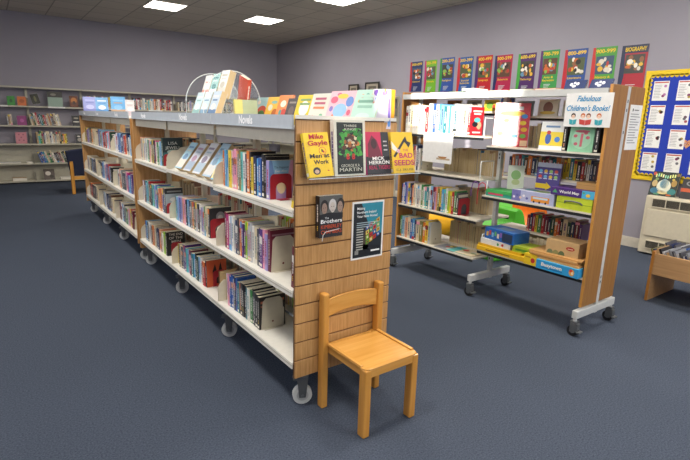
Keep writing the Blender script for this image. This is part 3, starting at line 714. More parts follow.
pts = [(xa, yb_), (xa, ya + r)] + [(xa + r - r * math.cos(t), ya + r - r * math.sin(t)) for t in [PI / 2 * k / 5 for k in range(1, 6)]] + [(xb_ - r + r * math.sin(t), ya + r - r * math.cos(t)) for t in [PI / 2 * k / 5 for k in range(0, 6)]] + [(xb_, yb_)]
m.prism(pts[::-1], 'z', sz - .006, sz + .002, CHAIRX); m.build('seat', ch, bevel=.003, seg=2)
for xs in (xa, xb_ - .02): MB(CO).box(xs, yf + .04, sz + .001, xs + .02, yb - .05, sz + .010, CHAIRY).build('seat_rim', ch, bevel=.004, seg=2)
m = MB(CO); bx0, bx1 = x0 + .03, x1 - .03; N_ = 12; front = []; back = []
for k in range(N_ + 1):
    t = k / N_; xx = bx0 + (bx1 - bx0) * t; bow = .022 * (1 - (2 * t - 1) ** 2); yy = yb - .028 + bow * .5
    zt = .598 + .014 * (1 - (2 * t - 1) ** 2); zb = .505 + .018 * (1 - (2 * t - 1) ** 2)
    front += [(xx, yy - .006, zb), (xx, yy - .006, zt)]; back += [(xx, yy + .006, zb), (xx, yy + .006, zt)]
nv = len(front); fs = []
for k in range(N_):
    a = 2 * k; fs += [(a, a + 2, a + 3, a + 1), (nv + a, nv + a + 1, nv + a + 3, nv + a + 2), (a + 1, a + 3, nv + a + 3, nv + a + 1), (a, nv + a, nv + a + 2, a + 2)]
fs += [(0, 1, nv + 1, nv), (nv - 2, 2 * nv - 2, 2 * nv - 1, nv - 1)]
m.add(front + back, fs, CHAIRX); m.build('backrest', ch, bevel=.003, seg=2)

# ------------------------------------------------------------------ clear stand with novels on top of the bookcase
ZT = 1.4505
st = empty('acrylic_book_stand', (.27, 1.5, ZT), 'clear arched book stand on top of the slat-ended bookcase', 'display stand'); SO = (.27, 1.5, ZT)
def arch(y, nm):
    n = 20; pts = [(.48, ZT), (.48, ZT + .13)] + [(.27 + .21 * math.cos(PI * k / n), ZT + .13 + .215 * math.sin(PI * k / n)) for k in range(1, n)] + [(.06, ZT + .13), (.06, ZT)]
    m = MB(SO); m.prism(pts, 'y', y - .002, y + .002, CLEAR); e = m.build(nm, st)
    MB(SO).tube([(a, y, b) for a, b in pts], .0028, EDGE, 6).build('polished_edge', e)
arch(1.33, 'end_plate'); arch(1.68, 'end_plate')
m = MB(SO); m.prism([(.27, ZT + .30), (.274, ZT + .30), (.40, ZT + .004), (.396, ZT + .004)], 'y', 1.335, 1.675, CLEAR)
m.prism([(.16, ZT + .155), (.27, ZT + .165), (.27, ZT + .161), (.16, ZT + .151)], 'y', 1.335, 1.675, CLEAR); m.build('tier_shelf', st)
gS = 'novels on the clear arched stand'
for i, (yy, c, a) in enumerate(((1.655, '#bfd6de', pastel('#c9dde2', '#8fb7b4', '#f0efe8')), (1.50, '#dfe6e6', pastel('#d5e4e8', '#7fa3bd', '#f3f0e6')), (1.345, '#cfd8e0', pastel('#c5d3e0', '#5f7fa6', '#efe8dc')))):
    book('paperback_novel', (.075, yy, ZT + .018), -PI / 2 + .12, .046, .20, .105, c, '%s pale novel on the lower tier of the clear stand' % ['leftmost', 'middle', 'rightmost'][i], gS, lean=-.38, art=a, seed=120 + i, pages=mat('#cdb48a', .8))
for i, (yy, c, hh, a) in enumerate(((1.655, '#e6dcd2', .165, pastel('#e3ded6', '#d79a8a', '#f3efe6')), (1.51, '#9fc9c4', .17, pastel('#9fcbc6', '#e5ecea', '#4f8f8c')), (1.36, '#efece4', .185, pastel('#f1efe8', '#dcd7cc', '#c9c2b2')))):
    book('paperback_novel', (.158, yy, ZT + .17), -PI / 2 + .12, .05, hh, .10, c, '%s novel on the upper tier of the clear stand' % ['leftmost pink and white', 'middle turquoise', 'tall white'][i], gS, lean=-.34, art=a, seed=130 + i, pages=mat('#cdb48a', .8))
o = book('paperback_novel', (.435, 1.36, ZT + .008), 0, .03, .24, .14, '#c9503f', 'red novel leaning inward at the right end of the clear stand', gS, seed=140); o.rotation_euler = (0, -.35, PI / 2 + .0); o.rotation_euler = (0, -.3, PI / 2); o.location = (.39, 1.345, ZT + .06)
book('paperback_novel', (.20, 1.44, ZT + .03), 0, .02, .155, .17, '#d8cf78', 'yellow and sage green novel low at the near end of the clear stand', gS, lean=-.12, art=lambda mb, F, w, h: mb.rect(F, w * .35, 0, w * .65, h, mat('#a9b796'), 1), seed=141).location = (.24, 1.22, ZT + .0005)

# children's picture books face out on the same bookcase top
gP = "picture books along the top of the slat-ended bookcase"
def pic(c1, blobs, bar=None):
    def f(mb, F, w, h):
        mb.rect(F, 0, 0, w, h, mat(c1), 1)
        for k, (cx, cy, rx, ry, c) in enumerate(blobs): mb.ell(F, w * cx, h * cy, w * rx, h * ry, mat(c), 2 + k * .3)
        if bar:
            for k, c in enumerate(bar): mb.rect(F, w * .2, h * (.8 - .14 * k), w * .6, h * .07, mat(c), 6)
    return f
PB = [(1.37, .19, .195, '#8fc3cf', pic('#9fd0d6', [(.5, .4, .34, .28, '#c8492f'), (.5, .3, .25, .2, '#3f7a3a'), (.2, .8, .1, .08, '#e6e2d4')]), 'turquoise picture book with a red and green blob'),
      (1.20, .18, .195, '#e3a93a', pic('#e8b84a', [(.3, .6, .15, .12, '#d8d9c8'), (.65, .4, .18, .16, '#b4602c'), (.5, .8, .2, .06, '#7fb3b0')]), 'golden yellow picture book'),
      (1.04, .16, .205, '#df7a3c', pic('#e2874a', [(.4, .7, .2, .12, '#f0e6d0'), (.55, .35, .22, .18, '#c23a2e'), (.3, .4, .1, .1, '#5c8f8a')]), 'orange picture book'),
      (.91, .12, .18, '#3a3236', pic('#3a3236', [(.5, .5, .25, .2, '#5e4d4c')], ['#8a7f7a']), 'dark picture book'),
      (.79, .17, .2, '#e7d32c', pic('#d8bd1c', [(.5, .55, .28, .25, '#e9efe0'), (.3, .2, .1, .08, '#d8a02c'), (.7, .25, .12, .1, '#4f7fae')], ['#7a9a5a', '#7a9a5a']), 'bright yellow picture book'),
      (.62, .17, .205, '#d3d0c4', pic('#d3d0c4', [(.25, .25, .1, .08, '#cf4f5c'), (.7, .3, .1, .08, '#6fae86'), (.5, .15, .1, .06, '#d8a24a')], ['#b0506a', '#b0506a', '#d07a4a']), 'white picture book with pink lettering'),
      (.43, .22, .215, '#efc7cf', pic('#e3b2be', [(.3, .3, .08, .06, '#d9784f'), (.7, .52, .07, .07, '#e9e3d8'), (.15, .5, .07, .08, '#7f6fb8'), (.85, .4, .07, .08, '#c9506e'), (.6, .1, .08, .05, '#5f9fae'), (.35, .9, .09, .05, '#c95f86'), (.5, .45, .26, .2, '#8fb9dd'), (.2, .75, .14, .1, '#d65a78'), (.8, .7, .14, .14, '#5f86c9'), (.5, .85, .2, .07, '#e6c23c'), (.3, .15, .15, .08, '#df8f6a'), (.75, .2, .1, .1, '#d9a5c6')]), 'pink and blue patterned picture book'),
      (.19, .18, .215, '#cfe6dc', pic('#b4d9c8', [(.2, .7, .05, .04, '#d9a24a'), (.82, .68, .05, .04, '#c9705a'), (.5, .3, .3, .1, '#c6e2d6'), (.3, .84, .07, .05, '#e88a5a'), (.5, .86, .07, .05, '#6fae9a'), (.7, .84, .07, .05, '#e8b25a')], [] + ['#b4d9c8', '#6fa08d', '#8db8a6']), 'pale mint picture book')]
for i, (yy, w, h, c, a, nm) in enumerate(PB):
    book('picture_book', (.425, yy, ZT + .0005), -PI / 2 + .1, .012, h * .97, w, c, nm + ' standing on top of the slat-ended bookcase', gP, lean=-.33, art=a, hard=True, seed=150 + i)
for i, (yy, c, h) in enumerate(((1.12, 'teal', .2), (.96, 'black', .2), (.83, 'dark green', .21), (.5, 'magenta', .22), (.24, 'teal', .22))):
    book('picture_book', (.475, yy, ZT + .0005), -PI / 2 + .1, .012, h * .9, .15, c, '%s picture book half hidden behind the row on the bookcase top, %s along' % (c, ORD[i]), gP, lean=-.33, hard=True, seed=170 + i)
book('picture_book', (.475, .03, ZT + .0005), -PI / 2 + 1.1, .025, .2, .09, 'white', 'tall white and purple picture book at the right end of the bookcase top', gP, lean=-.12, art=pic('#d0c8d8', [(.2, .9, .2, .08, '#7a4fae'), (.6, .92, .2, .07, '#c26aa8'), (.15, .7, .1, .1, '#6f6fd0'), (.9, .5, .08, .3, '#7a5fc0'), (.9, .15, .08, .1, '#4f86d0')]), hard=True, seed=180)
book('picture_book', (.535, .022, ZT + .0005), 0, .03, .2, .07, 'yellow', 'tall golden yellow picture book last on the right of the bookcase top', gP, art=pic('#d99a18', [(.2, .3, .06, .1, '#b4602c')]), hard=True, seed=181)
# farther bookcase top display
for i, (xx, yy, w, h, c, a, nm) in enumerate(((.0, 5.85, .17, .25, '#8f95cf', pastel('#9aa0d6', '#8087c4', '#b9bde6'), 'lilac blue'), (.075, 5.35, .15, .235, '#7fb2e0', pastel('#7fb2e0', '#5f97d0', '#f2f5f8'), 'sky blue'), (.165, 4.85, .165, .24, '#6fa9dc', pastel('#6fb0e6', '#c7a88a', '#8fc3ee'), 'blue beach-scene'), (.27, 4.55, .10, .20, '#d9d4d4', pastel('#d9d4d6', '#c9b9c0', '#eceaea'), 'small pale'))):
    book('hardback_novel', (xx, yy, ZT + .0005), -.16, .03, h, w, c, nm + ' novel displayed face out on top of the farther bookcase', 'novels on top of the farther bookcase', lean=-.1, art=a, seed=190 + i, hard=True)

# ------------------------------------------------------------------ wall shelving (back wall and right wall)
WL = (.06, .42, .82, 1.19, 1.58)
def make_bay():
    t = empty('wall_bookcase', (0, 0, 0), 'x', 'bookcase', 'cream steel wall bookcases')
    MB().box(0, .20, 0, .022, .25, 1.96, STEEL).build('upright', t); MB().box(.978, .20, 0, 1.0, .25, 1.96, STEEL).build('upright', t)
    for z in WL:
        s = MB().box(.003, 0, z - .03, .997, .2, z, STEEL).build('shelf', t)
        for e in (.003, .989): MB().prism([(.02, z), (.2, z), (.2, z + .16), (.1, z + .14)], 'x', e, e + .008, STEELD).build('shelf_bracket', s)
    MB().box(.003, .0, 1.925, .997, .2, 1.955, STEEL).build('canopy', t)
    MB().box(.023, .235, .02, .977, .245, .80, STEEL).build('back_panel', t)
    MB().box(.01, .05, 0, .99, .07, .028, BLACK).build('plinth', t)
    MB().box(.35, -.003, 1.55, .66, -.0005, 1.578, SHEET).build('shelf_label', t)
    return t
bay0 = make_bay()
BL = ['at the left edge of the back wall with a pink book', 'with leaning book rows on the back wall behind the navy chair', 'on the back wall behind the blue display books', 'on the back wall left of the clear stand', 'on the back wall behind the clear stand',
      'on the back wall behind the turquoise picture book', 'filling the back corner of the room']
BX = -1.39
for i in range(7):
    b = bay0 if i == 0 else copy_tree(bay0)
    b.location = (BX + i * 1.0 if i < 6 else 4.6, YW - .252, 0); b['label'] = 'cream steel wall bookcase ' + BL[i]
    if i == 6:
        b.scale = (.82 - .26, 1, 1)
RL = ['nearest the corner', 'second from the corner', 'below the gap between corner and frames', 'under the two small frames', 'nearest the row of posters']
for i in range(5):
    b = copy_tree(bay0); b.scale = (.94, 1, 1); b.rotation_euler = (0, 0, -PI / 2); b.location = (XW - .252, YW - .27 - i * .95, 0); b['label'] = 'cream steel bookcase along the right wall, ' + RL[i]

def brow(x, y, z, cols, where, group, h=(.2, .24), t=(.02, .035), lean=0, seed=1, d=.15, name='library_book', noun='book', start=0, step=None):
    r = random.Random(seed); mx = 0
    for i, c in enumerate(cols.split(',')):
        tt = r.uniform(*t); hh = r.uniform(*h)
        w = tt / math.cos(lean) + .002
        if c != '_':
            book(name, (x + w, y, z + .0005 + tt * math.sin(abs(lean))), PI / 2, tt, hh, d, c, '%s %s, %s from the left on %s' % (c, noun, ORD[i + start], where), group, lean=lean, seed=seed * 40 + i)
        x += w
    return x
gW = 'books on the back wall shelving'
yw = YW - .24
bb = BX + 1.0
brow(bb + .03, yw, WL[3], 'cream,tan,dark green,cream,red,dark grey,teal,dark green,red,grey,cream,tan,grey,black,brown,cream,white,cream', 'the leaning back wall row', gW, lean=-.2, seed=201, h=(.2, .27), t=(.022, .034))
brow(bb + .09, yw, WL[2], 'tan,turquoise,green,tan,navy,white,cream,cream,pale grey,white,cream,pale grey,cream,cream,tan,dark green,orange,yellow,olive', 'the pale back wall row', gW, lean=-.03, seed=202, h=(.19, .26), t=(.022, .034))
brow(bb + .13, yw, WL[1], 'blue,navy,blue,teal,cream,green,dark green,cream,white,black,dark grey,brown,maroon,cream,dark green,dark grey,yellow,tan,white', 'the low slanting back wall row', gW, lean=-.3, seed=203, h=(.2, .26), t=(.022, .034))
brow(BX + .62, yw, WL[3], 'grey,tan,cream', 'the back wall shelf at the left photo edge', gW, seed=204, lean=-.05)
tops = {2: 'black,tan,red,cream,orange,dark grey,white,yellow,cream,maroon,navy,cream,tan,orange,red,yellow,dark grey,cream,black,grey,maroon,cream,white,orange', 3: 'brown,dark grey,red,white,maroon,cream,pale grey,white,teal,cream,turquoise,cream,white,pale grey,orange,brown,cream,white,red,black,maroon,cream,red,dark grey,red,white',
        4: 'cream,black,white,grey,dark grey,brown,black,white,pale grey,lilac,cream,grey,dark grey,tan,grey,brown,cream,black,dark grey,grey', 5: 'tan,grey,brown,dark grey,cream,black,grey,cream,brown,dark grey,black,maroon,tan,grey,dark grey'}
nmb = {2: 'top shelf behind the blue display novels', 3: 'back wall top shelf left of stand', 4: 'back wall top shelf behind stand', 5: 'back wall top shelf near corner'}
for k, cs in tops.items():
    brow(BX + k + .03, yw, WL[4], cs, nmb[k], gW, seed=205 + k, h=(.2, .26), t=(.025, .036))
# the right wall shelves' visible top rows
gWR = 'books on the right wall shelving'
r = random.Random(77)
for k in range(5):
    yy = YW - .31 - k * .95
    for i in range(14):
        tt = r.uniform(.025, .04); c = r.choice(['black', 'dark grey', 'brown', 'grey', 'tan', 'cream', 'maroon', 'navy', 'dark green'])
        yy -= tt + .001
        book('library_book', (XW - .24, yy, WL[4] + .0005), 0, tt, r.uniform(.2, .26), .15, c, '%s book, %s from left on right wall top shelf %s' % (c, ORD[i], ['by the corner', 'after the corner bay', 'mid wall', 'under the frames', 'nearest the posters'][k]), gWR, seed=300 + i)
# face-out books on the back wall
def wface(x, z, w, h, c, label, a=None, lean=-.18, t=.02):
    return book('library_book', (x, yw + .02, z + .0005), 0, t, h, w, c, label, 'face-out books on the back wall', lean=lean, art=a, seed=int(abs(x) * 100))
wface(-.73, WL[4], .13, .18, '#2f8a2f', 'green book standing face out on the top back wall shelf', pic('#2f8a2f', [(.5, .5, .2, .2, '#1f5a22')]))
wface(-.56, WL[4], .15, .18, '#c8682a', 'orange book standing face out on the top back wall shelf', pic('#c86a2e', [(.5, .5, .3, .2, '#a8501f')]))
o = wface(-.30, WL[4], .14, .2, '#2e2f25', 'dark book leaning by the upright on the top back wall shelf', pic('#35352a', [(.5, .5, .15, .3, '#6a6a45')])); o.rotation_euler = (-.18, -.2, 0); o.location.z += .03
wface(-.03, WL[4], .27, .31, '#7d9084', 'large sage green book standing on the top back wall shelf', lambda mb, F, w, h: (mb.rect(F, 0, 0, w, h * .62, mat('#8aa092'), 1), mb.rect(F, 0, h * .62, w, h * .38, mat('#3c3a35'), 1), mb.ell(F, w * .4, h * .8, w * .2, h * .08, mat('#7a756b'), 2)))
wface(.37, WL[4], .16, .24, '#9c4f1f', 'brown and orange book face out beside the large sage book', pic('#6a3518', [(.5, .6, .35, .25, '#c2762c'), (.5, .4, .2, .15, '#3a1d10')]))
wface(-.60, WL[3], .16, .19, '#8a2468', 'purple book face out on the second back wall shelf', pic('#8a2a70', [(.5, .5, .22, .2, '#b04f94')]))
wface(.38, WL[3], .16, .22, '#1f1e22', 'black book face out right of the leaning row', pic('#1f1e22', [(.5, .75, .3, .08, '#8a8478'), (.5, .4, .4, .05, '#c9c4b8')]))
wface(-.66, WL[2], .19, .23, '#b76a76', 'pink patterned book face out on the third back wall shelf', pic('#c07682', [(.3, .3, .08, .06, '#8f4f60'), (.7, .3, .08, .06, '#8f4f60'), (.5, .55, .08, .06, '#8f4f60'), (.3, .8, .08, .06, '#8f4f60'), (.7, .8, .08, .06, '#8f4f60')]))
wface(.42, WL[2], .15, .2, '#26262a', 'black and white book face out right of the pale row', pic('#26262a', [(.5, .4, .3, .2, '#8d867c'), (.4, .75, .2, .08, '#c4beb4')]))
def flat(name, x0_, y0_, z, x1_, y1_, h, c, label, cat='book', group=None, page=True):
    cx, cy = (x0_ + x1_) / 2, (y0_ + y1_) / 2; m = MB((cx, cy, z)); k = min(.002, h * .2)
    m.box(x0_, y0_, z, x1_, y1_, z + k, cm(c)).box(x0_, y0_, z + h - k, x1_, y1_, z + h, cm(c)).box(x0_, y1_ - .002, z + k, x1_, y1_, z + h - k, cm(c))
    o = m.build(name); o.location = (cx, cy, z + .0005)
    if page: MB((cx, cy, z)).box(x0_ + .003, y0_ + .003, z + k, x1_ - .003, y1_ - .002, z + h - k, PAPERW).build('page_block', o)
    return tag(o, label, cat, group)
flat('library_book', -1.0, yw - .0, WL[1], -.62, yw + .17, .025, 'pale grey', 'grey flat book lying on the low back wall shelf at left')
flat('library_book', -.52, yw, WL[1], -.42, yw + .17, .03, 'white', 'small white book lying flat on the low back wall shelf')
flat('library_book', -.80, yw, WL[0], -.55, yw + .17, .06, 'tan', 'thick tan book lying on the bottom back wall shelf')
flat('library_book', .06, yw, WL[0], .50, yw + .17, .04, 'white', 'wide white book lying flat on the bottom shelf by the navy chair')
o = wface(-.24, WL[0], .2, .24, '#6d6258', 'brown and white book propped on the bottom back wall shelf', pic('#5a4f48', [(.4, .6, .25, .2, '#c9c0b4'), (.7, .3, .2, .15, '#3a322c')]), lean=-.5)
# two small frames on top of the right wall shelving
for (y0_, y1_, z0_, z1_, lb) in ((6.88, 6.54, 1.957, 2.235, 'smaller dark picture frame, left of two on the right wall bookcase top'), (6.30, 5.85, 1.957, 2.255, 'wider dark picture frame, right of two on the right wall bookcase top')):
    xx = XW - .08; t = empty('framed_picture', (xx, (y0_ + y1_) / 2, z0_), lb, 'picture frame', 'frames on the bookcase top'); of = (xx, (y0_ + y1_) / 2, z0_)
    w = .03; m = MB(of)
    m.box(xx, y1_, z0_ + .0005, xx + .02, y0_, z0_ + w, DARK).box(xx, y1_, z1_ - w, xx + .02, y0_, z1_, DARK).box(xx, y1_, z0_ + w, xx + .02, y1_ + w, z1_ - w, DARK).box(xx, y0_ - w, z0_ + w, xx + .02, y0_, z1_ - w, DARK)
    m.build('frame', t); p = MB(of); F = Face((xx + .012, y0_ - w, z0_ + w), (0, -1, 0), (0, 0, 1)); W_, H_ = y0_ - y1_ - 2 * w, z1_ - z0_ - 2 * w
    p.box(xx + .012, y1_ + w, z0_ + w, xx + .018, y0_ - w, z1_ - w, mat('#a59b8c')); p.rect(F, W_ * .18, H_ * .2, W_ * .64, H_ * .6, mat('#5f5a50'), 1); p.ell(F, W_ * .5, H_ * .5, W_ * .2, H_ * .15, mat('#8a8070'), 2)
    p.build('picture', t)

# navy chair by the back shelves
t = empty('upholstered_chair', (.32, 8.45, 0), 'navy upholstered chair with a wooden frame by the back wall shelving', 'chair'); of = (.32, 8.45, 0)
for xx in (.03, .56):
    MB(of).box(xx, 8.13, 0, xx + .055, 8.19, .61, CHAIRW).build('leg', t, bevel=.005); MB(of).box(xx + (.07 if xx < .1 else -.02), 8.68, 0, xx + .055 + (.07 if xx < .1 else -.02), 8.74, .42, CHAIRW).build('leg', t, bevel=.005)
    MB(of).prism([(xx + .008, 8.19), (xx + .048, 8.19), (xx + .048 + (.07 if xx < .1 else -.02), 8.68), (xx + .008 + (.07 if xx < .1 else -.02), 8.68)], 'z', .25, .31, CHAIRY).build('side_rail', t)
MB(of).box(.085, 8.14, .27, .56, 8.18, .33, CHAIRX).build('rear_rail', t); MB(of).box(.085, 8.69, .3, .56, 8.73, .36, CHAIRX).build('front_rail', t)
NAVY = mat('#20263f', .9)
MB(of).box(.09, 8.2, .33, .555, 8.74, .44, NAVY).build('seat', t, bevel=.02, seg=3)
Mt = Matrix.Translation((.27, 8.21, .36)) @ Matrix.Rotation(.16, 4, 'X') @ Matrix.Rotation(-.15, 4, 'Y')
MB(of).box(-.23, -.04, 0, .23, .04, .48, NAVY, Mt).build('backrest', t, bevel=.02, seg=3)

# ------------------------------------------------------------------ children's shelving unit
KX0, KX1 = 2.20, 2.66; KC = 2.43
kid = empty('wheeled_bookcase', (KC, .7, 0), "children's wheeled bookcase with white metal frame and oak end panels", 'bookcase'); KO = (KC, .7, 0)
K = lambda: MB(KO)
FRAME = mat('#c6c7c5', .35); STRIP = mat('#1d2024', .5); KSH = mat('#ddd6c6', .4)
for ye, s in ((-.315, 1), (1.70, -1)):
    for a, b in ((KX0, KC - .022), (KC + .022, KX1)):
        p = K().box(a, ye, .215, b, ye + s * .02, 1.77, OAKP)
        p.build('end_panel', kid, bevel=.0015)
        fx = a - .0015 if a == KX0 else b
        K().box(fx, ye, .215, fx + .0015, ye + s * .02, 1.77, OAKE).build('edge_banding', kid)
for yy in (-.298, .664, 1.683):
    u = K().box(KC - .02, yy - .016, .13, KC + .02, yy + .016, 1.765, FRAME)
    F = Face((KC - .02, yy + .016, 0), (0, -1, 0), (0, 0, 1))
    for z in (.3, .33, .52, .55, .86, .89, 1.2, 1.23, 1.5, 1.53): u.rect(F, .010, z, .012, .018, STRIP, 1)
    F2 = Face((KC - .02, yy - .016, 0), (1, 0, 0), (0, 0, 1))
    for z in (.36, .40, 1.45, 1.6, 1.66): u.rect(F2, .014, z, .012, .02, STRIP, 1)
    u.build('upright', kid)
    K().box(KX0 - .05, yy - .02, .135, KX1 + .05, yy + .02, .195, FRAME).build('foot_beam', kid, bevel=.004)
    for x in (KX0 - .03, KX1 + .03):
        c = K(); c.cyl((x, yy, .135), (x, yy, .118), .013, FRAME, 12)
        c.box(x - .022, yy - .024, .10, x + .022, yy + .024, .118, GREYM)
        for q in (-1, 1): c.box(x + q * .02 - .002, yy - .02, .03, x + q * .02 + .002, yy + .022, .10, GREYM)
        c.box(x - .026, yy - .056, .035, x + .026, yy - .03, .047, GREYM); c.box(x - .02, yy - .034, .04, x + .02, yy - .02, .10, GREYM)
        co_ = c.build('caster', kid, bevel=.002); w = K(); w.cyl((x - .015, yy + .004, .04), (x + .015, yy + .004, .04), .04, BLACK, 22).cyl((x - .0165, yy + .004, .04), (x + .0165, yy + .004, .04), .018, GREYM, 14); w.build('wheel', co_)
Lz = (.333, .676, 1.030, 1.389); Rz = (.432, .905, 1.316)
def kshelf(y0_, y1_, z, rear=False):
    s = K(); xf, xb, g = (KX0, KC - .024, 1) if not rear else (KX1, KC + .024, -1)
    s.box(xf, y0_, z - .016, xb, y1_, z, KSH); s.box(xf - g * .004, y0_, z - .034, xf, y1_, z - .012, STRIP); s.box(xf - g * .004, y0_, z - .012, xf, y1_, z, KSH)
    s.build('shelf', kid)
for z in Lz: kshelf(.684, 1.676, z); kshelf(.684, 1.676, z, True)
for z in Rz: kshelf(-.292, .644, z)
for z in (.44, .62, .85, 1.085, 1.316, 1.565): kshelf(-.292, .644, z, True)
kshelf(.684, 1.676, 1.60, True)
K().box(KX0 - .012, -.292, 1.722, KX1 + .012, .655, 1.745, FRAME).box(KX0 - .014, -.292, 1.70, KX0 - .012, .655, 1.746, FRAME).build('canopy', kid)
K().box(KX0 - .012, .66, 1.722, KX1 + .012, 1.678, 1.745, FRAME).box(KX0 - .014, .66, 1.70, KX0 - .012, 1.678, 1.746, FRAME).build('canopy', kid)
for (yy, z, h) in ((.70, Lz[3], .15), (.70, Lz[2], .15), (.62, Rz[0] + .001, .13), (.62, Rz[1], .12)):
    K().tube([(KX0 + .02, yy, z), (KX0 + .02, yy, z + h), (KX0 + .19, yy, z + h), (KX0 + .19, yy, z)], .0055, FRAME, 8).build('wire_book_stop', kid)
gK = "books on the children's wheeled bookcase"
KX = KX0 + .018; e = .0006
def krow(y, z, cols, where, **k): return row(KX, y, z + e, cols, where, gK, name='childrens_book', noun="children's book", **k)
y = krow(1.655, Lz[3], 'white,white,cream,white,white,pale grey,white,white,red,white,white,blue,white,sky blue,light blue,teal,white,turquoise,white,pale grey,white,white,cream,white,red', "the sunlit top shelf", seed=401, h=(.24, .275), d=(.16, .19), fill=.80, t=(.02, .045))
krow(1.62, Lz[2], 'white,cream,light blue,white,dark grey,red,white,navy,white', 'the second shelf, far end', seed=402, h=(.2, .25), fill=.19)
bookend((KX + .08, 1.405, Lz[2] + e), '#cfc8b4', "cream bookend on the children's second shelf", 'cream bookends', 'shield', h=.2, w=.15)
y = krow(1.66, Lz[1], 'blue,white,blue,lilac,yellow,navy,orange,cream,white,grey,white,green,white,turquoise,teal,white,light blue,maroon,lilac,peach,olive,yellow,sky blue,turquoise,white,lime green,yellow,red,green,dark grey', 'the third shelf, far bay', seed=403, h=(.2, .23), fill=.74, t=(.014, .03),
         last=dict(label="dark grey children's book behind the red bookend on the third shelf", art=lambda mb, F, w, h: mb.rect(F, 0, h * .8, w, h * .12, mat('#c9c4b4'), 1), h=.2))
bookend((KX + .085, y - .004, Lz[1] + e), REDE, "red bookend with an arched hole on the children's third shelf", 'red bookends', h=.15, w=.15)
y = krow(1.655, Lz[0], 'green,light blue,cream,peach,cream,blue,sky blue,navy,cream,olive,orange,yellow,pale grey', 'the bottom shelf, far bay', seed=404, h=(.2, .225), fill=.42, t=(.02, .045))
bookend((KX + .085, y - .004, Lz[0] + e), '#cfc8b4', "cream bookend on the children's bottom shelf", 'cream bookends', 'shield', h=.21, w=.16)
# magazines lying on the bottom shelf
for i, (y1_, y0_, x_, c, cs) in enumerate(((1.16, .92, 2.205, 'grey', ('#5a4a44', '#c9b07a')), (1.0, .78, 2.215, 'turquoise', ('#3f9fc4', '#d8452e')), (.90, .71, 2.21, 'cream', ('#d8d2c4', '#8a9a6a')))):
    z = Lz[0] + .004 * i + e; m = MB((x_ + .1, (y0_ + y1_) / 2, z)); m.box(x_, y0_, z, x_ + .19, y1_, z + .0038, cm(c))
    F = Face((x_, y1_, z + .0038), (0, -1, 0), (1, 0, 0)); rr = random.Random(i)
    for k in range(7): m.ell(F, rr.uniform(.03, y1_ - y0_ - .03), rr.uniform(.03, .16), rr.uniform(.015, .035), rr.uniform(.015, .035), mat(rr.choice([cs[0], cs[1], '#e8d24a', '#7fb24a', '#d4d0c8', '#c9483a'])), 1 + k * .1)
    o = m.build('magazine'); o.location = (x_ + .1, (y0_ + y1_) / 2, z)
    tag(o, ['grey and brown magazine lying at the left of the bottom shelf pile', 'bright turquoise picture magazine lying flat on the bottom shelf', 'pale magazine lying at the right end of the bottom shelf'][i], 'magazine', 'magazines on the bottom shelf')
def rear(y, z, cols, where, h, seed, t=(.025, .04), pages=PAPER, spines=False, x=None):
    r = random.Random(seed)
    for i, c in enumerate(cols.split(',')):
        tt = r.uniform(*t); hh = r.uniform(*h); y -= tt + .002
        if y < (-.288 if where.endswith('near bay') else .688): break
        if spines: book('childrens_book', (KC + .06, y, z + e), 0, tt, hh, .13, c, "%s book, %s from the left on %s" % (c, ORD[i], where), gKR, seed=seed * 10 + i)
        else: book('childrens_book', (KX1 - .03, y + tt, z + e), PI, tt, hh, .14, c, "tan-paged %s book, %s from the left on %s" % (c, ORD[i], where), gKR, pages=pages, seed=seed + i, spine=False)
gKR = "books on the rear side of the children's bookcase"
PG2 = mat('#c8b48c', .8)
for i, (yy, zz_, w, h, c, a, nm) in enumerate(((1.14, 1.60, .16, .1, '#9a8f86', pic('#a59a90', [(.5, .5, .3, .3, '#5f4a40'), (.3, .6, .1, .15, '#d9d2c6')]), 'grey and brown'), (.94, 1.60, .15, .1, '#b9a82c', pic('#c9b83a', [(.4, .5, .25, .3, '#6f9a3a'), (.7, .4, .1, .2, '#c2482e')]), 'yellow and green'), (1.38, 1.60, .17, .1, '#c9b79a', pic('#8a5a34', [(.5, .4, .2, .3, '#b98a5a')]), 'brown'),
        (.74, 1.60, .001, .1, '#2f4f9c', None, ''), (.40, 1.565, .17, .13, '#d8ccb4', pic('#e0d6c0', [(.5, .5, .25, .35, '#8a5a48'), (.5, .2, .4, .1, '#d9b44a')]), 'cream and brown'), (.19, 1.565, .16, .12, '#cfc6b4', pic('#d6cebc', [(.3, .4, .15, .35, '#a5764a'), (.7, .5, .15, .3, '#8a7f74')]), 'cream and tan'), (.60, 1.565, .15, .12, '#8e9a9c', pic('#8e9a9c', [(.6, .4, .1, .15, '#b0522e')]), 'blue grey'))):
    if a: book('picture_book', (KC + .06, yy, zz_ + e), -PI / 2, .015, h, w, c, nm + " picture book standing on the highest rear shelf of the children's bookcase", 'books on the highest rear shelf', lean=-.08, art=a, hard=True, seed=600 + i)
def bearface(mb, F, w, h):
    mb.rect(F, 0, 0, w, h, mat('#2f4f9c'), 1); mb.ell(F, w * .5, h * .5, w * .4, h * .46, mat('#d8b83a'), 2); mb.ell(F, w * .5, h * .45, w * .24, h * .34, mat('#8a5a30'), 3)
    for q in (.32, .68): mb.ell(F, w * q, h * .8, w * .09, h * .12, mat('#8a5a30'), 3); mb.ell(F, w * (.5 + (q - .5) * .5), h * .55, w * .03, h * .05, DARK, 5)
    mb.ell(F, w * .5, h * .34, w * .1, h * .12, mat('#c9a06a'), 4)
book('picture_book', (KC + .06, 1.74 - 1.0, 1.60 + e), -PI / 2, .015, .11, .001 + .05, 'tan', 'narrow tan picture book on the highest rear shelf beside the bear book', 'books on the highest rear shelf', lean=-.08, hard=True, seed=610)
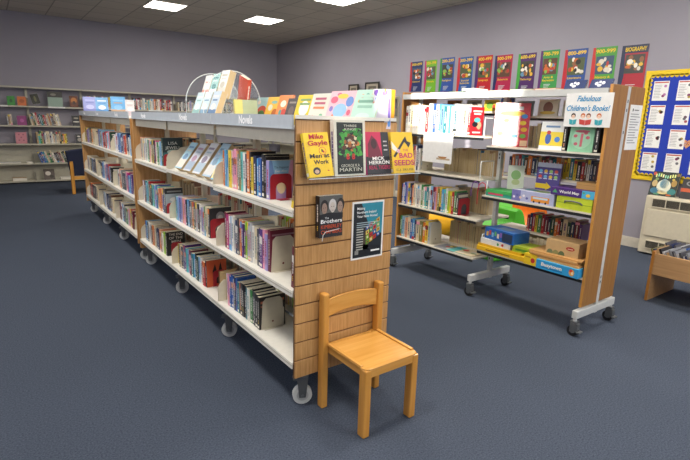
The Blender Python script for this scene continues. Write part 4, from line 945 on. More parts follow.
book('picture_book', (KC + .06, .765 - .05 + .19, 1.60 + e + .0), -PI / 2, .015, .11, .13, 'navy', 'blue and yellow book with a brown bear face on the highest rear shelf', 'books on the highest rear shelf', lean=-.08, art=bearface, hard=True, seed=611).location = (KC + .05, .90 - .14, 1.6006)
rear(1.36, Lz[2], 'tan,cream,white,tan,brown,tan,cream,tan,tan,cream,brown,sky blue,tan,cream,tan,white,tan', 'the rear second shelf, far bay', (.2, .24), 411, pages=PG2)
rear(1.62, Lz[3], 'tan,cream,brown,tan,olive,navy,tan,brown,tan', 'the rear top shelf, far bay', (.2, .24), 412, pages=PG2, t=(.05, .08))
rear(1.2, Lz[1], 'grey,tan,cream,dark grey,tan,grey,cream,tan,brown,tan,grey,cream', 'the rear third shelf, far bay', (.2, .24), 413, pages=PG2)
rear(1.22, Lz[0], 'tan,cream,magenta,grey,cream,tan,red,cream,dark green,tan,grey,tan,cream', 'the rear bottom shelf, far bay', (.2, .24), 414, pages=PG2)
rear(.46, Rz[2], 'dark grey,white,black,grey,white,brown,white,dark grey,cream,dark grey,white,grey,cream,white,dark grey,white,grey,cream,tan,cream,tan,cream,tan', 'the rear top shelf, near bay', (.16, .2), 415, pages=mat('#b3a684', .8))
rear(.62, 1.085, 'navy,orange,grey,red,teal,brown,orange,navy,dark grey,tan,red,brown,dark grey,teal,orange,tan,yellow,yellow,teal,yellow,black,red,brown,white,navy,dark grey,maroon,black', 'the rear second shelf, near bay', (.14, .17), 416, t=(.02, .036), spines=True)
rear(.27, .85, 'cream,white,tan,cream,white,cream,tan,cream,white,tan,cream', 'the rear third shelf, near bay', (.16, .185), 417, pages=PAPER)
rear(.385, .62, 'red,navy,red,yellow,green,red,maroon,navy,dark green,orange,red,black,cream,dark green,navy,maroon,purple', 'the rear fourth shelf, near bay', (.13, .16), 418, t=(.02, .036), spines=True)
rear(.38, .44, 'cream,tan,cream,tan,cream,tan,cream,tan,cream,tan', 'the rear bottom shelf, near bay', (.12, .15), 419, pages=PAPER)
# card hanging on the second shelf
hc = MB((2.19, 1.26, 1.37)); F = Face((2.180, 1.36, 1.13), (0, -1, 0), (.03, 0, 1))
hc.box(2.181, 1.0, 1.13, 2.184, 1.36, 1.40, SHEET); hc.rect(F, .18, .03, .16, .2, mat('#b9a58a'), 1); hc.ell(F, .26, .14, .05, .06, mat('#7a8a6a'), 2); hc.ell(F, .25, .07, .06, .03, mat('#a8743f'), 2); hc.rect(F, .04, .12, .1, .02, mat('#7a8aa6'), 1)
o = hc.build('display_card'); o.location = (2.19, 1.26, 1.37); tag(o, "white picture card hanging from the edge of the children's top shelf", 'card')
# right bay, top shelf: big red book and two face-out books
def bigred(mb, F, w, h):
    mb.rect(F, 0, 0, w, h, mat('#c22534', .24), 1); mb.rect(F, w * .2, h * .84, w * .6, h * .08, mat('#e9eef0'), 2); mb.ell(F, w * .5, h * .76, w * .36, h * .06, mat('#e8b62c'), 2)
    for cx, cy, c in ((.85, .7, '#3f86c9'), (.82, .55, '#e8c93a'), (.86, .4, '#e8b62c'), (.84, .25, '#6fae4a'), (.2, .3, '#e8c93a'), (.5, .45, '#f0e4d2'), (.35, .6, '#e8882c'), (.6, .25, '#4f9fd0')): mb.ell(F, w * cx, h * cy, w * .09, h * .05, mat(c), 3)
    mb.rect(F, w * .78, h * .02, w * .2, h * .13, mat('#e9c9a0'), 4)
book('picture_book', (2.21, .60, Rz[2] + e), -PI / 2 + .64, .06, .345, .27, '#b8202e', "very large red book with a white banner on the children's top shelf", gK, lean=-.06, art=bigred, hard=True, seed=430)
def bear(mb, F, w, h):
    mb.rect(F, 0, 0, w, h, mat('#eef0ee'), 1); mb.rect(F, 0, h * .15, w, h * .5, mat('#ecd23a'), 2); mb.ell(F, w * .36, h * .4, w * .13, h * .2, mat('#3f63b0'), 3); mb.ell(F, w * .36, h * .62, w * .09, h * .07, mat('#c23a3a'), 4); mb.ell(F, w * .75, h * .38, w * .12, h * .1, mat('#4f86d0'), 3); mb.rect(F, w * .2, h * .8, w * .6, h * .07, mat('#6f8fb8'), 3)
book('picture_book', (2.215, .185, Rz[2] + e), -PI / 2 + .2, .02, .205, .17, 'white', "white and yellow picture book face out on the children's top shelf", gK, lean=-.15, art=bear, hard=True, seed=431)
def pinkfig(mb, F, w, h):
    mb.rect(F, 0, 0, w, h, mat('#8fcba4'), 1); mb.ell(F, w * .5, h * .5, w * .4, h * .38, mat('#a5d8b8'), 2); mb.rect(F, w * .46, h * .2, w * .1, h * .5, mat('#d66a7a'), 3); mb.ell(F, w * .5, h * .78, w * .3, h * .05, mat('#cf5f72'), 3)
    for cx, cy in ((.25, .6), (.75, .55), (.3, .3), (.65, .72)): mb.ell(F, w * cx, h * cy, w * .08, h * .06, mat('#cf5f72'), 4)
book('picture_book', (2.215, -.045, Rz[2] + e), -PI / 2 + .2, .02, .185, .165, '#8fcba4', "mint green picture book with pink figure under the banner sign", gK, lean=-.15, art=pinkfig, hard=True, seed=432)
for i, (yy, c, k) in enumerate(((.010, 'black', .02), (-.225, 'black', .02))):
    book('picture_book', (2.25, yy - .02, Rz[2] + e), 0, .028, .19, .16, c, "black spined children's book standing just right of the %s picture book" % ('white and yellow' if i == 0 else 'mint green'), gK, seed=440 + i)
# banner sign
sg = MB((2.185, -.165, 1.6)); F = Face((2.183, -.010, 1.49), (0, -1, 0), (0, 0, 1)); SW, SH = .325, .225
sg.box(2.183, -.335, 1.49, 2.1855, -.010, 1.49 + SH, SHEET)
for cx, hair, top, n in ((.19, '#2f2422', '#2fa3b0', 1), (.40, '#c2622c', '#c23a34', 1), (.52, '#7a4426', '#c23a34', 1), (.74, '#c2622c', '#2fa3b0', 1)):
    X = SW * cx + .006; sg.ell(F, X, .075, .0165, .0175, mat(hair), 1); sg.ell(F, X, .069, .0125, .0125, mat('#edc7ae'), 2)
    for q in (-.005, .005): sg.ell(F, X + q, .070, .0014, .0018, mat('#2a2220'), 3, 8)
for bx, w, c in ((.19, .054, '#2fa3b0'), (.46, .086, '#c23a34'), (.74, .054, '#2fa3b0')):
    X = SW * bx + .006; sg.poly(F, [(X - w / 2, .052), (X, .045), (X + w / 2, .052), (X + w / 2 - .004, .018), (X, .012), (X - w / 2 + .004, .018)], mat(c), 3); sg.poly(F, [(X - .0006, .045), (X + .0006, .045), (X + .0006, .012), (X - .0006, .012)], mat('#e9e6e0'), 4)
so = sg.build('banner_sign'); so.location = (2.185, -.165, 1.6); tag(so, "white banner sign with blue lettering and three reading children", 'sign')
lm = MB((2.185, -.165, 1.6)); bl = mat('#1f8fc4')
lm.text(F, 'Fabulous', SW * .5, .172, .036, bl, w=.165, l=3, bold=.02, shear=.3); lm.text(F, "Children's Books!", SW * .5, .108, .036, bl, w=.298, l=3, bold=.02, shear=.3); lm.build('lettering', so)
# notice on the end panel
nt_ = MB((2.565, -.316, 1.49)); F = Face((2.475, -.3165, 1.34), (1, 0, 0), (0, 0, 1)); nt_.box(2.475, -.3165, 1.34, 2.658, -.3155, 1.65, SHEET)
nt_.ell(F, .045, .275, .008, .011, DARK, 1); nt_.rect(F, .065, .272, .07, .006, DARK, 1)
for k in range(12): nt_.rect(F, .02, .245 - k * .018, .12 + .03 * math.sin(k * 2.3), .005, mat('#77757a'), 1)
o = nt_.build('notice'); o.location = (2.565, -.316, 1.49); tag(o, "white printed notice on the oak end panel of the children's bookcase", 'notice')

# games and boxes
def gbox(name, x0_, y0_, z, x1_, y1_, h, c, label, cat='box', fr=None, rz=0, lid=None):
    cx, cy = (x0_ + x1_) / 2, (y0_ + y1_) / 2; ob = (cx, cy, z); m = MB(ob)
    m.box(x0_, y0_, z, x1_, y1_, z + h, cm(c))
    F = Face((x0_, y1_, z), (0, -1, 0), (0, 0, 1)); T = Face((x0_, y1_, z + h), (0, -1, 0), (1, 0, 0))
    if fr: fr(m, F, y1_ - y0_, h, T, x1_ - x0_)
    o = m.build(name); o.location = (cx, cy, z + e); o.rotation_euler = (0, 0, rz)
    if lid: MB(ob).box(x0_ - .002, y0_ - .002, z + h * .55, x1_ + .002, y1_ + .002, z + h + .0015, cm(lid)).build('lid', o)
    return tag(o, label, cat, "games on the children's bookcase")
zz = Rz[1]
gbox('game_box', 2.21, .37, zz, 2.40, .615, .052, '#2f9c8a', 'teal and green flat game box on the left of the middle shelf', fr=lambda m, F, w, h, T, d: (m.rect(F, .02, h * .25, w * .6, h * .3, mat('#d8486a'), 1), m.rect(T, 0, 0, w, d, mat('#4fb76a'), 1), m.ell(T, w * .4, d * .4, .05, .04, mat('#d9e6c8'), 2)), lid='#46ad5f')
def puz(m, F, w, h, T, d):
    m.rect(F, 0, 0, w, h, mat('#b4b9dc'), 1); m.rect(F, .0, 0, w * .22, h, mat('#7a78b8'), 2); m.rect(F, w * .48, h * .15, w * .42, h * .5, mat('#e8973a'), 2); m.rect(F, w * .52, h * .42, w * .34, h * .17, mat('#cfe0ea'), 3)
    for q in (.55, .68, .82): m.ell(F, w * q, h * .16, h * .1, h * .1, DARK, 3, 10)
    for q in range(5): m.ell(F, w * (.06 + .08 * q), h * (.35 + .2 * (q % 2)), .012, .01, mat(['#e9e6f0', '#5f62a8', '#f0d0c0'][q % 3]), 3, 8)
    m.rect(T, 0, 0, w, d, mat('#c4c7de'), 1); m.ell(T, w * .6, d * .4, .08, .05, mat('#7f9f6a'), 2); m.ell(T, w * .3, d * .5, .06, .04, mat('#4f9fb8'), 2)
gbox('puzzle_box', 2.205, -.0, zz, 2.41, .362, .085, '#aab0d6', 'large lilac puzzle box with an orange bus on the middle shelf', fr=puz)
def suit(m, F, w, h, T, d):
    m.rect(F, .0, h * .46, w, h * .06, mat('#8fae22'), 1)
gs = gbox('carry_case_box', 2.205, -.285, zz, 2.40, -.02, .092, '#c8d838', 'lime yellow carry-case box under the purple map box', fr=suit)
MB((2.3025, -.1525, zz)).tube([(2.205, -.215, zz + .045), (2.188, -.205, zz + .06), (2.184, -.15, zz + .066), (2.188, -.095, zz + .06), (2.205, -.085, zz + .045)], .0055, GREYM, 8).build('handle', gs)
def wmap(m, F, w, h, T, d):
    m.rect(F, 0, 0, w * .72, h, mat('#4a2a78'), 1); m.rect(F, w * .72, 0, w * .28, h, mat('#4fb4dc'), 1); m.ell(F, w * .86, h * .4, h * .28, h * .22, mat('#e8c04a'), 2); m.ell(F, w * .76, h * .7, h * .14, h * .1, mat('#5fae5a'), 2); m.poly(F, [(w * .04, h * .3), (w * .1, h * .8), (w * .16, h * .3)], mat('#4fae6a'), 2)
    m.text(F, 'World Map', w * .43, h * .35, h * .34, LETTER, w=w * .46, l=3, bold=.03)
    m.rect(T, 0, 0, w, d, mat('#5b3a8a'), 1)
gbox('game_box', 2.20, -.29, zz + .0935, 2.42, .03, .055, '#4a2a78', 'purple World Map box on the lime carry-case box', fr=wmap, rz=.03)
gbox('cardboard_box', 2.25, -.275, zz + .151, 2.38, -.13, .05, '#c49a5e', 'small brown cardboard box on top of the purple map box', fr=lambda m, F, w, h, T, d: m.rect(F, w * .02, h * .6, w * .96, h * .05, mat('#a97f48'), 1))
def planets(mb, F, w, h):
    mb.rect(F, 0, 0, w, h, mat('#574a94'), 1); mb.rect(F, 0, h * .84, w, h * .16, mat('#c7cbe0'), 2)
    for i in range(4):
        for j in range(2): mb.ell(F, w * (.16 + .22 * i), h * (.5 + .2 * j), w * .075, h * .06, mat(['#d85a4a', '#6fb4dc', '#e8c04a', '#9fd07a'][(i + j) % 4]), 3); mb.rect(F, w * (.08 + .22 * i), h * (.41 + .2 * j), w * .16, h * .03, mat('#d9d9ea'), 3)
    mb.poly(F, [(0, h * .06), (w * .45, h * .06), (w * .45, 0), (w * .68, h * .14), (w * .45, h * .3), (w * .45, h * .24), (0, h * .24)], mat('#eccb2c'), 4)
book('picture_book', (2.425 - .02, .44, zz + e), -PI / 2 + .1, .02, .215, .19, '#574a94', "purple picture book with a yellow arrow standing on the middle shelf", gK, lean=-.06, art=planets, hard=True, seed=450).location = (2.36, .30, zz + .09)
bpy.context.view_layer.update()
for o_ in [q for q in COL.objects if q.get('label', '').startswith('purple picture book with a yellow')]: o_.location = (2.415 - .03, .28, zz + .0865)
book('picture_book', (2.355, .52, zz + .058), -PI / 2 + .7, .012, .2, .13, 'white', "white and green leaflet-like picture book leaning on the middle shelf", gK, lean=-.2, art=pic('#e4ecdc', [(.5, .6, .3, .2, '#8fbf7a'), (.5, .3, .25, .12, '#c9d9a0')]), hard=True, seed=451)
z0 = Rz[0]
gbox('game_box', 2.19, .17, z0, 2.42, .645, .036, '#e6b822', 'long yellow flat game box lowest on the left of the games shelf', fr=lambda m, F, w, h, T, d: (m.rect(F, w * .2, h * .3, w * .5, h * .25, mat('#8a5a1e'), 1), m.rect(T, 0, 0, w, d, mat('#f0cc3a'), 1)))
gbox('game_box', 2.20, .22, z0 + .0375, 2.42, .64, .02, '#d8a81e', 'thin mustard game box above the long yellow one')
gbox('game_box', 2.21, .33, z0 + .059, 2.42, .625, .045, '#e4e2dc', 'white game box beneath the blue toy box', fr=lambda m, F, w, h, T, d: (m.ell(F, w * .75, h * .5, .012, .012, mat('#c2423a'), 1), m.ell(F, w * .6, h * .45, .01, .012, mat('#3f8a4a'), 1)))
def toy(m, F, w, h, T, d):
    m.rect(F, 0, 0, w, h, mat('#1f5fae'), 1); m.rect(F, w * .62, h * .1, w * .34, h * .75, mat('#2b3a55'), 2)
    for k in range(6): m.rect(F, w * (.06 + .095 * k), h * (.25 + .15 * (k % 2)), w * .07, h * .4, mat(['#d8b24a', '#c2483a', '#7fb4dc', '#5fae6a', '#e8d8c0', '#8a5fae'][k]), 2)
    m.rect(T, 0, 0, w, d, mat('#2f74c4'), 1); m.rect(T, w * .3, d * .2, w * .4, d * .5, mat('#6f8fae'), 2)
gbox('toy_box', 2.215, .285, z0 + .1055, 2.40, .595, .095, '#1f5fae', 'blue toy box with a clear window stacked on the white box', fr=toy, rz=-.12)
gbox('game_box', 2.22, .055, z0 + .059, 2.40, .315, .05, '#9fb52c', 'lime green game box beside the blue toy box', fr=lambda m, F, w, h, T, d: (m.rect(F, w * .1, h * .25, w * .5, h * .35, mat('#4f8a2a'), 1), m.ell(F, w * .8, h * .5, .012, .012, mat('#d8452e'), 1), m.rect(T, 0, 0, w, d, mat('#b4c83a'), 1)), rz=.1)
gbox('game_box', 2.165, .055, z0 + .0, 2.41, .165, .085, '#e8c42a', 'bright yellow box end poking out at the middle of the games shelf', fr=lambda m, F, w, h, T, d: (m.ell(F, w * .7, h * .45, .018, .02, mat('#c2332e'), 1), m.rect(F, w * .1, h * .65, w * .4, h * .12, mat('#b98a1e'), 1)))
def busy(m, F, w, h, T, d):
    m.rect(F, 0, 0, w, h, mat('#2f9ad4'), 1); m.rect(F, w * .15, h * .2, w * .5, h * .1, mat('#1f6fa8'), 2); m.ell(F, w * .86, h * .5, h * .3, h * .36, mat('#e8a23a'), 2); m.ell(F, w * .84, h * .7, h * .16, h * .16, mat('#d8432e'), 3); m.ell(F, w * .88, h * .45, h * .14, h * .18, mat('#f0d8b0'), 3)
    m.text(F, 'Busytown', w * .38, h * .42, h * .38, mat('#f4efe4'), w=w * .5, l=3, bold=.03)
    m.rect(T, 0, 0, w, d, mat('#4fb0e0'), 1)
gbox('game_box', 2.145, -.283, z0, 2.41, .045, .068, '#2f9ad4', 'blue Busytown game box poking out at the right of the games shelf', fr=busy)
for i in range(4):
    gbox('wooden_puzzle_board', 2.165 + .01 * (i % 2), -.275 + .012 * (i % 3), z0 + .0695 + .0135 * i, 2.41, .10 + .012 * i, .0125, '#c99a60', ['lowest', 'second lowest', 'second highest', 'topmost'][i] + ' wooden puzzle board in the stack on the blue game box', 'puzzle', rz=.02 * (i - 1))
def card_(m, F, w, h, T, d):
    m.ell(F, w * .75, h * .58, w * .13, h * .14, mat('#b8342c'), 1); m.rect(F, w * .67, h * .54, w * .16, h * .05, mat('#e6d2b0'), 2)
    for k, c in enumerate(('#6f7a5a', '#8a8a5a', '#5a6a4a')): m.ell(F, w * (.14 + .18 * k), h * .02, w * .1, h * .3, mat(c), 1, a0=0, a1=PI)
    m.ell(T, w * .5, d * .5, .05, .04, mat('#d9b98a'), 1)
gbox('cardboard_box', 2.205, -.225, z0 + .124, 2.40, .02, .105, '#c9a676', 'printed brown cardboard box with a red oval on the puzzle boards', fr=card_, rz=.08)
# cords at the middle upright
for (c, dx, lb) in (('#b3202c', 0, 'red cord looped over the left end of the middle shelf'), ('#6a3a8a', .07, 'purple cord hanging beside the red cord')):
    yy = .655 + dx; o = MB((2.19, yy, .93)).tube([(2.189, yy - .05, .95), (2.187, yy - .04, 1.0), (2.187, yy - .01, 1.01), (2.186, yy + .02, .99), (2.186, yy + .03, .92), (2.188, yy + .028, .82 if dx == 0 else .88)], .004, mat(c), 6).build('cord'); o.location = (2.19, yy, .93); tag(o, lb, 'cord')
# flat things on top of the children's bookcase
gT = "flat books on top of the children's bookcase"
for i, (y0_, y1_, h, c) in enumerate(((1.42, 1.6, .012, 'tan'), (1.18, 1.36, .014, 'maroon'), (.96, 1.12, .012, 'green'), (.74, .93, .015, 'purple'), (.52, .7, .012, 'red'), (.30, .49, .014, 'olive'), (.10, .27, .013, 'orange'), (.84, .97, .02, 'cream'))):
    z = 1.7455 + (.016 if i == 7 else 0)
    o = flat('picture_book', 2.215, y0_, z, 2.4, y1_, h, c, '%s book lying flat on top of the children\'s bookcase, %s' % (c, ['far left end', 'second along', 'third along', 'left of centre', 'centre', 'right of centre', 'left of the banner', 'stacked on another'][i]), group=gT)
for i, (y0_, nm) in enumerate(((-.095, 'left'), (-.275, 'right'))):
    book('picture_book', (2.25, y0_ + .155, 1.7458), -PI / 2, .012, .075, .15, 'navy', 'navy book with white paw marks leaning above the banner, %s of two' % nm, gT, lean=-.5, art=pic('#20305c', [(.3, .55, .08, .16, '#dfe2ea'), (.45, .7, .06, .12, '#dfe2ea'), (.6, .6, .08, .16, '#dfe2ea'), (.45, .35, .1, .14, '#dfe2ea')]), hard=True, seed=470 + i)

# coloured seats beyond the children's bookcase
def curved_seat(name, loc, rz, c, label):
    t = empty(name, loc, label, 'seat', 'curved play seats', rz); n = 14; prof = []
    o_ = [(-.28, 0), (-.28, .30)] + [(-.28 + .16 - .16 * math.cos(PI / 2 * k / n), .30 + .28 * math.sin(PI / 2 * k / n)) for k in range(n + 1)] + [(-.05, .56)] + [(.0 - .05 * math.cos(PI * k / n) + .0, .5 - .17 * math.sin(PI * k / n * .5)) for k in range(n)] + [(.12, .30), (.26, .31), (.30, .26), (.30, 0)]
    t.scale = (.78, .8, 1)
    MB().prism(o_, 'y', -.27, .27, cm(c)).build('body', t, bevel=.03, seg=3)
    MB().prism([(.1, .302), (.26, .312), (.26, .335), (.1, .33)], 'y', -.22, .22, cm(c)).build('seat_pad', t, bevel=.01)
curved_seat('play_seat', (3.50, 1.40, 0), 2.95, '#4fae2c', "green curved play seat beyond the children's bookcase")
curved_seat('play_seat', (4.02, 1.44, 0), 2.95, '#e8741e', "orange curved play seat beyond the children's bookcase")
t = empty('barrel_seat', (3.5, 2.32, 0), "yellow rounded play seat beyond the children's bookcase", 'seat', 'curved play seats')
MB().cyl((-.3, 0, .17), (.3, 0, .17), .17, cm('#e8ac1c'), 28).build('body', t, bevel=.02, seg=3); MB().cyl((-.312, 0, .17), (.312, 0, .17), .10, cm('#4fae2c'), 24).build('end_cap', t)
o = empty('low_play_table', (4.35, 2.1, 0), "lime green low play table beyond the children's bookcase", 'table')
MB().box(-.45, -.35, .36, .45, .35, .40, cm('#5fbf3a')).build('table_top', o, bevel=.01)
for a in (-.38, .38):
    for b in (-.28, .28): MB().cyl((a, b, 0), (a, b, .36), .03, cm('#5fbf3a'), 14).build('leg', o)

# ------------------------------------------------------------------ posters, board, heater, bin
PO = [(5.04, 4.72, 2.04, 2.57), (4.66, 4.37, 2.02, 2.57), (4.29, 3.96, 2.02, 2.58), (3.88, 3.56, 2.0, 2.56), (3.5, 3.18, 1.99, 2.55), (3.13, 2.81, 1.99, 2.53), (2.71, 2.41, 1.97, 2.52), (2.34, 2.05, 1.98, 2.53), (1.97, 1.65, 1.95, 2.51), (1.58, 1.27, 1.94, 2.5), (1.21, 0.9, 1.93, 2.49)]
PT = ['000-099', '100-199', '200-299', '300-399', '400-499', '500-599', '600-699', '700-799', '800-899', '900-999', 'BIOGRAPHY']
PS = ['General', 'Philosophy', 'Religion', 'Social\nSciences', 'Language', 'Science', 'Technology', 'Arts &\nRecreation', 'Literature', 'History &\nGeography', '']
PC = [('#1f2f62', '#b3242e'), ('#6fae2c', '#b8246a'), ('#2f4f9c', '#2f8a3a'), ('#2457a0', '#c2282e'), ('#b8202c', '#4a2a6a'), ('#a81e48', '#1f2a5a'), ('#4a2460', '#3f9a3a'), ('#3a8f4a', '#5a2a6a'), ('#2f4f94', '#b3242e'), ('#4f9a3e', '#c2302e'), ('#a81a2a', '#1c2748')]
for i, (a, b, z0_, z1_) in enumerate(PO):
    m = MB((XW, (a + b) / 2, z0_)); F = Face((XW - .004, a, z0_), (0, -1, 0), (0, 0, 1)); w = a - b; h = z1_ - z0_; rr = random.Random(i)
    m.box(XW - .004, b, z0_, XW - .0005, a, z1_, mat(PC[i][0], .3)); m.poly(F, [(0, 0), (w * .12, 0), (w * .2, h * .35), (w * .12, h), (0, h)], mat(PC[i][1], .3), 1)
    m.rect(F, w * .12, h * .83, w * .88, h * .17, mat(PC[i][1] if i == 10 else PC[i][0], .3), 1.5)
    m.rect(F, w * .18, h * .4, w * .74, h * .4, mat(rr.choice(['#3a3a34', '#4f5a3a', '#5a3f30', '#39506a']), .3), 2)
    for k in range(15): m.ell(F, w * rr.uniform(.28, .82), h * rr.uniform(.45, .76), w * rr.uniform(.05, .13), h * rr.uniform(.03, .065), mat(rr.choice(['#d9d2c4', '#c2602c', '#7fae4a', '#8a5a3a', '#e0b23a', '#5f8fae', '#b33a30', '#eae4d8', '#2c2622']), .3), 3 + k * .1, 12)
    for k in range(4): m.rect(F, w * .32, h * (.15 - .035 * k), w * (.36 - .05 * k), h * .014, mat('#c9cbd0'), 3)
    o = m.build('hanging_poster'); o.location = (XW, (a + b) / 2, z0_)
    tag(o, 'subject poster headed %s on the right wall above the bookcases' % PT[i], 'poster', 'subject posters along the right wall')
    lm = MB((XW, (a + b) / 2, z0_)); yl = mat('#ecc62c'); lm.text(F, PT[i], w * .54, h * .87, h * .085, yl, w=w * .8, l=8, bold=.02)
    for k, sx in enumerate(PS[i].split('\n')):
        if sx: lm.text(F, sx, w * .54, h * (.31 - .075 * k), h * .05, yl, w=w * min(.62, .085 * len(sx)), l=8, bold=.015)
    lm.build('lettering', o)
# notice board
nb = empty('notice_board', (XW, .1, .86), 'blue notice board with a yellow scalloped border on the right wall', 'notice board'); NO = (XW, .1, .86)
MB(NO).box(XW - .02, -1.2, .87, XW - .0005, .875, 2.17, mat('#1434a8', .7)).build('backing', nb)
YB = mat('#e6c21c', .6); m = MB(NO); x = XW - .0225
y0_, y1_, z0_, z1_ = -1.2, .875, .87, 2.17; bw = .085; rs = .021
m.box(x, y1_ - bw + .02, z0_, x + .0025, y1_, z1_, YB).box(x, y0_, z1_ - bw + .02, x + .0025, y1_ - bw + .02, z1_, YB).box(x, y0_, z0_, x + .0025, y1_ - bw + .02, z0_ + bw - .02, YB)
q = z0_ + bw
while q < z1_ - bw: m.cyl((x, y1_ - bw + .02, q), (x + .0025, y1_ - bw + .02, q), rs, YB, 14); q += .05
q = y1_ - bw
while q > y0_ + .03: m.cyl((x, q, z1_ - bw + .02), (x + .0025, q, z1_ - bw + .02), rs, YB, 14); m.cyl((x, q, z0_ + bw - .02), (x + .0025, q, z0_ + bw - .02), rs, YB, 14); q -= .05
m.build('scalloped_border', nb)
NMR = ['top', 'second', 'third', 'bottom']
for ci, ya in enumerate((.768, .508, .25, -.01)):
    for ri, zt in enumerate((2.045, 1.768, 1.49, 1.208)):
        w, h = .165, .225; xx = XW - .0235; m = MB((xx, ya, zt)); F = Face((xx, ya, zt - h), (0, -1, 0), (0, 0, 1)); rr = random.Random(ci * 9 + ri)
        m.box(xx, ya - w, zt - h, xx + .0008, ya, zt, SHEET); m.rect(F, w * .05, h * .9, w * .9, h * .06, mat('#b8443c'), 1)
        for k in range(9): m.rect(F, w * .08, h * (.78 - .08 * k), w * rr.uniform(.35, .5), h * .025, mat('#9a979c'), 1)
        for k in range(3): m.ell(F, w * rr.uniform(.68, .85), h * rr.uniform(.15, .8), w * .1, h * .07, mat(rr.choice(['#8a3a6a', '#a8505a', '#6a4a5a', '#b8a04a', '#b87ab0', '#6a6a70'])), 2)
        o = m.build('paper_sheet'); o.location = (xx, ya, zt)
        tag(o, 'white printed sheet, %s in the %s column of the blue notice board' % (NMR[ri], ['first', 'second', 'third', 'fourth'][ci]), 'sheet', 'sheets pinned on the blue board')
m = MB(); n = 24; hp = [(.016 * 16 * math.sin(t) ** 3 * .22, .0036 * (13 * math.cos(t) - 5 * math.cos(2 * t) - 2 * math.cos(3 * t) - math.cos(4 * t))) for t in [2 * PI * k / n for k in range(n)]]
F = Face((-.003, 0, 0), (0, -1, 0), (0, 0, 1)); m.prism([(-a, b) for a, b in hp], 'x', -.003, 0, mat('#d99a6a'))
for k in range(9): m.ell(F, .03 * math.cos(k * 2.4) * (k / 9 + .2), .03 * math.sin(k * 2.4) * (k / 9 + .2), .006, .006, mat(['#c2423a', '#3f63b0', '#8a4f2c'][k % 3]), 1, 8)
o = m.build('paper_heart'); o.location = (XW - .0205, .315, 1.335); tag(o, 'orange patterned paper heart between sheets on the blue board', 'paper cut-out')
# heater
HC = mat('#cfc6b0', .45); HX = 5.15
ht = empty('heater_unit', (5.28, -.05, 0), 'cream wall heater cabinet under the blue notice board', 'heater'); HO = (5.28, -.05, 0)
y1_, y0_ = .555, -.65
m = MB(HO); m.box(HX + .02, y0_, .02, XW - .016, y1_, .715, HC); m.build('casing', ht, bevel=.012, seg=2)
m = MB(HO); m.box(HX + .003, y0_ + .05, .24, HX + .02, y1_ - .045, .56, HC); m.build('front_panel', ht, bevel=.004)
def grille(z0_, z1_, nm):
    m = MB(HO); yy = y1_ - .075
    m.box(HX + .015, y0_ + .06, z0_, HX + .0195, yy, z1_, mat('#2f2d29')); z = z0_ + .008
    while z < z1_ - .004: m.box(HX + .008, y0_ + .06, z, HX + .016, yy, z + .004, mat('#6f6a5e')); z += .012
    q = yy
    while q > y0_ + .06: m.box(HX + .006, q - .008, z0_, HX + .017, q, z1_, HC); q -= .145
    m.box(HX + .004, y0_ + .06, z1_, HX + .02, yy + .0, z1_ + .01, HC).box(HX + .004, y0_ + .06, z0_ - .01, HX + .02, yy, z0_, HC)
    m.build(nm, ht)
grille(.595, .685, 'outlet_grille'); grille(.09, .175, 'inlet_grille')
def animals(mb, F, w, h):
    mb.rect(F, 0, 0, w, h, mat('#1f2a24'), 1)
    for cx, cy, rx, ry, c in ((.5, .4, .26, .28, '#d9dcc8'), (.5, .5, .16, .2, '#7fb0c4'), (.2, .2, .16, .12, '#2f6f8a'), (.82, .2, .16, .13, '#2f7a7a'), (.15, .5, .1, .14, '#b9a06a'), (.85, .55, .1, .14, '#a8843f'), (.5, .15, .2, .08, '#d9c48a'), (.3, .08, .12, .05, '#4f8a6a'), (.75, .06, .1, .04, '#c2602c'), (.08, .9, .06, .07, '#c2423a'), (.93, .9, .06, .06, '#8a6a3a'), (.2, .68, .06, .06, '#6f8f4a'), (.8, .7, .05, .05, '#c9b04a')): mb.ell(F, w * cx, h * cy, w * rx, h * ry, mat(c), 2)
    rr = random.Random(4)
    for k in range(9): mb.rect(F, w * (.12 + .085 * k), h * (.76 + .03 * math.sin(k)), w * .05, h * .13, mat(rr.choice(['#d9e08a', '#8fd0a8', '#e8e4b0'])), 4)
book('picture_book', (5.255, .575, .7165), -PI / 2 + .05, .03, .29, .285, '#1f2a24', 'dark jungle-coloured picture book propped on the heater', None, lean=-.28, art=animals, hard=True, seed=480)
book('picture_book', (5.255, .245, .7165), -PI / 2 + .05, .03, .23, .2, '#2e2c2f', 'charcoal book with an orange band at the right on the heater', None, lean=-.25, art=lambda mb, F, w, h: (mb.rect(F, 0, h * .35, w, h * .18, mat('#c2562e'), 1), mb.ell(F, w * .4, h * .78, w * .2, h * .12, mat('#8a8a8c'), 1), mb.ell(F, w * .4, h * .78, w * .12, h * .07, mat('#2e2c2f'), 2)), hard=True, seed=481)
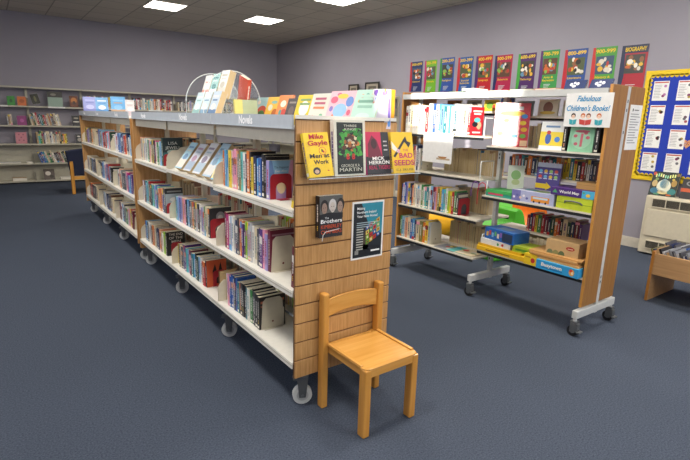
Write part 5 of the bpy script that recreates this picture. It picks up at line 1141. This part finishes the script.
# browser box
kb = empty('book_browser_bin', (3.75, -.7, 0), 'birch browser bin of picture books at the right photo edge', 'book bin'); BO = (3.75, -.7, 0)
BED = mat('#c07f38', .4)
for ya in (-.27, -1.25):
    MB(BO).box(3.45, ya, 0, 4.02, ya + .022, .45, BINW).box(3.4485, ya, 0, 3.45, ya + .022, .4515, BED).box(3.45, ya, .45, 4.02, ya + .022, .4515, BED).build('end_panel', kb)
MB(BO).box(3.452, -1.228, .245, 3.47, -.271, .435, BINW).build('front_panel', kb, bevel=.002); MB(BO).box(4.0, -1.228, .245, 4.018, -.271, .435, BINW).build('back_panel', kb)
MB(BO).box(3.47, -1.228, .25, 4.0, -.271, .265, BINW).build('bottom_board', kb); MB(BO).box(3.725, -1.228, .265, 3.74, -.271, .44, BINW).build('divider', kb)
r = random.Random(9)
for rw, xs in enumerate((3.485, 3.755)):
    yy = -.315; i = 0
    while yy > -.86:
        tt = r.uniform(.014, .024); c = r.choice(['navy', 'grey', 'black', 'dark grey', 'dark grey', 'olive', 'pale grey', 'navy', 'blue', 'tan'])
        book('picture_book', (xs, yy, .2665 + .002), 0, tt * .7, r.uniform(.2, .235), .225, c, '%s picture book, %s from the far end in the bin\'s %s row' % (c, ORD[i], ['front', 'rear'][rw]), 'picture books in the birch bin', lean=-.42, seed=500 + i, spine=False, hard=True, pages=PAPERW).location.z = .2665 + tt * .7 * math.sin(.42)
        yy -= tt * .7 / math.cos(.42) + .004; i += 1

# ------------------------------------------------------------------ light
def area(name, loc, rot, sx, sy, p, col, portal=False):
    l = bpy.data.lights.new(name, 'AREA'); l.shape = 'RECTANGLE'; l.size = sx; l.size_y = sy; l.energy = p; l.color = col
    o = bpy.data.objects.new(name, l); COL.objects.link(o); o.location = loc; o.rotation_euler = rot
    if portal: l.cycles.is_portal = True
    return o
for i, (x, y, lb) in enumerate(LP): area('panel_lamp', (x, y, ZC - .014), (0, 0, 0), .56, .6, 34, (1, .95, .87))
for (a0, a1, z0_, z1_) in LH: area('daylight_portal', (XL - .05, (a0 + a1) / 2, (z0_ + z1_) / 2), (0, -PI / 2, 0), z1_ - z0_, a1 - a0, 1, (1, 1, 1), True)
for (a0, a1, z0_, z1_) in NH: area('daylight_portal', ((a0 + a1) / 2, YN - .05, (z0_ + z1_) / 2), (PI / 2, 0, 0), a1 - a0, z1_ - z0_, 1, (1, 1, 1), True)
sun = bpy.data.lights.new('sun', 'SUN'); sun.energy = 10.5; sun.angle = .012; sun.color = (1, .93, .82)
so_ = bpy.data.objects.new('sun', sun); COL.objects.link(so_)
so_.rotation_euler = Vector((1, .9, -.12)).to_track_quat('-Z', 'Y').to_euler()
w = bpy.data.worlds.new('sky'); scene.world = w; w.use_nodes = True
bg = w.node_tree.nodes['Background']; bg.inputs['Color'].default_value = (.88, .94, 1.0, 1); bg.inputs['Strength'].default_value = 4.0

scene.view_settings.view_transform = 'Standard'
scene.view_settings.look = 'None'
scene.view_settings.exposure = 0.0
scene.view_settings.gamma = 1.0
scene.view_settings.use_curve_mapping = False
scene.cycles.use_denoising = True
scene.cycles.max_bounces = 8
scene.cycles.transparent_max_bounces = 16
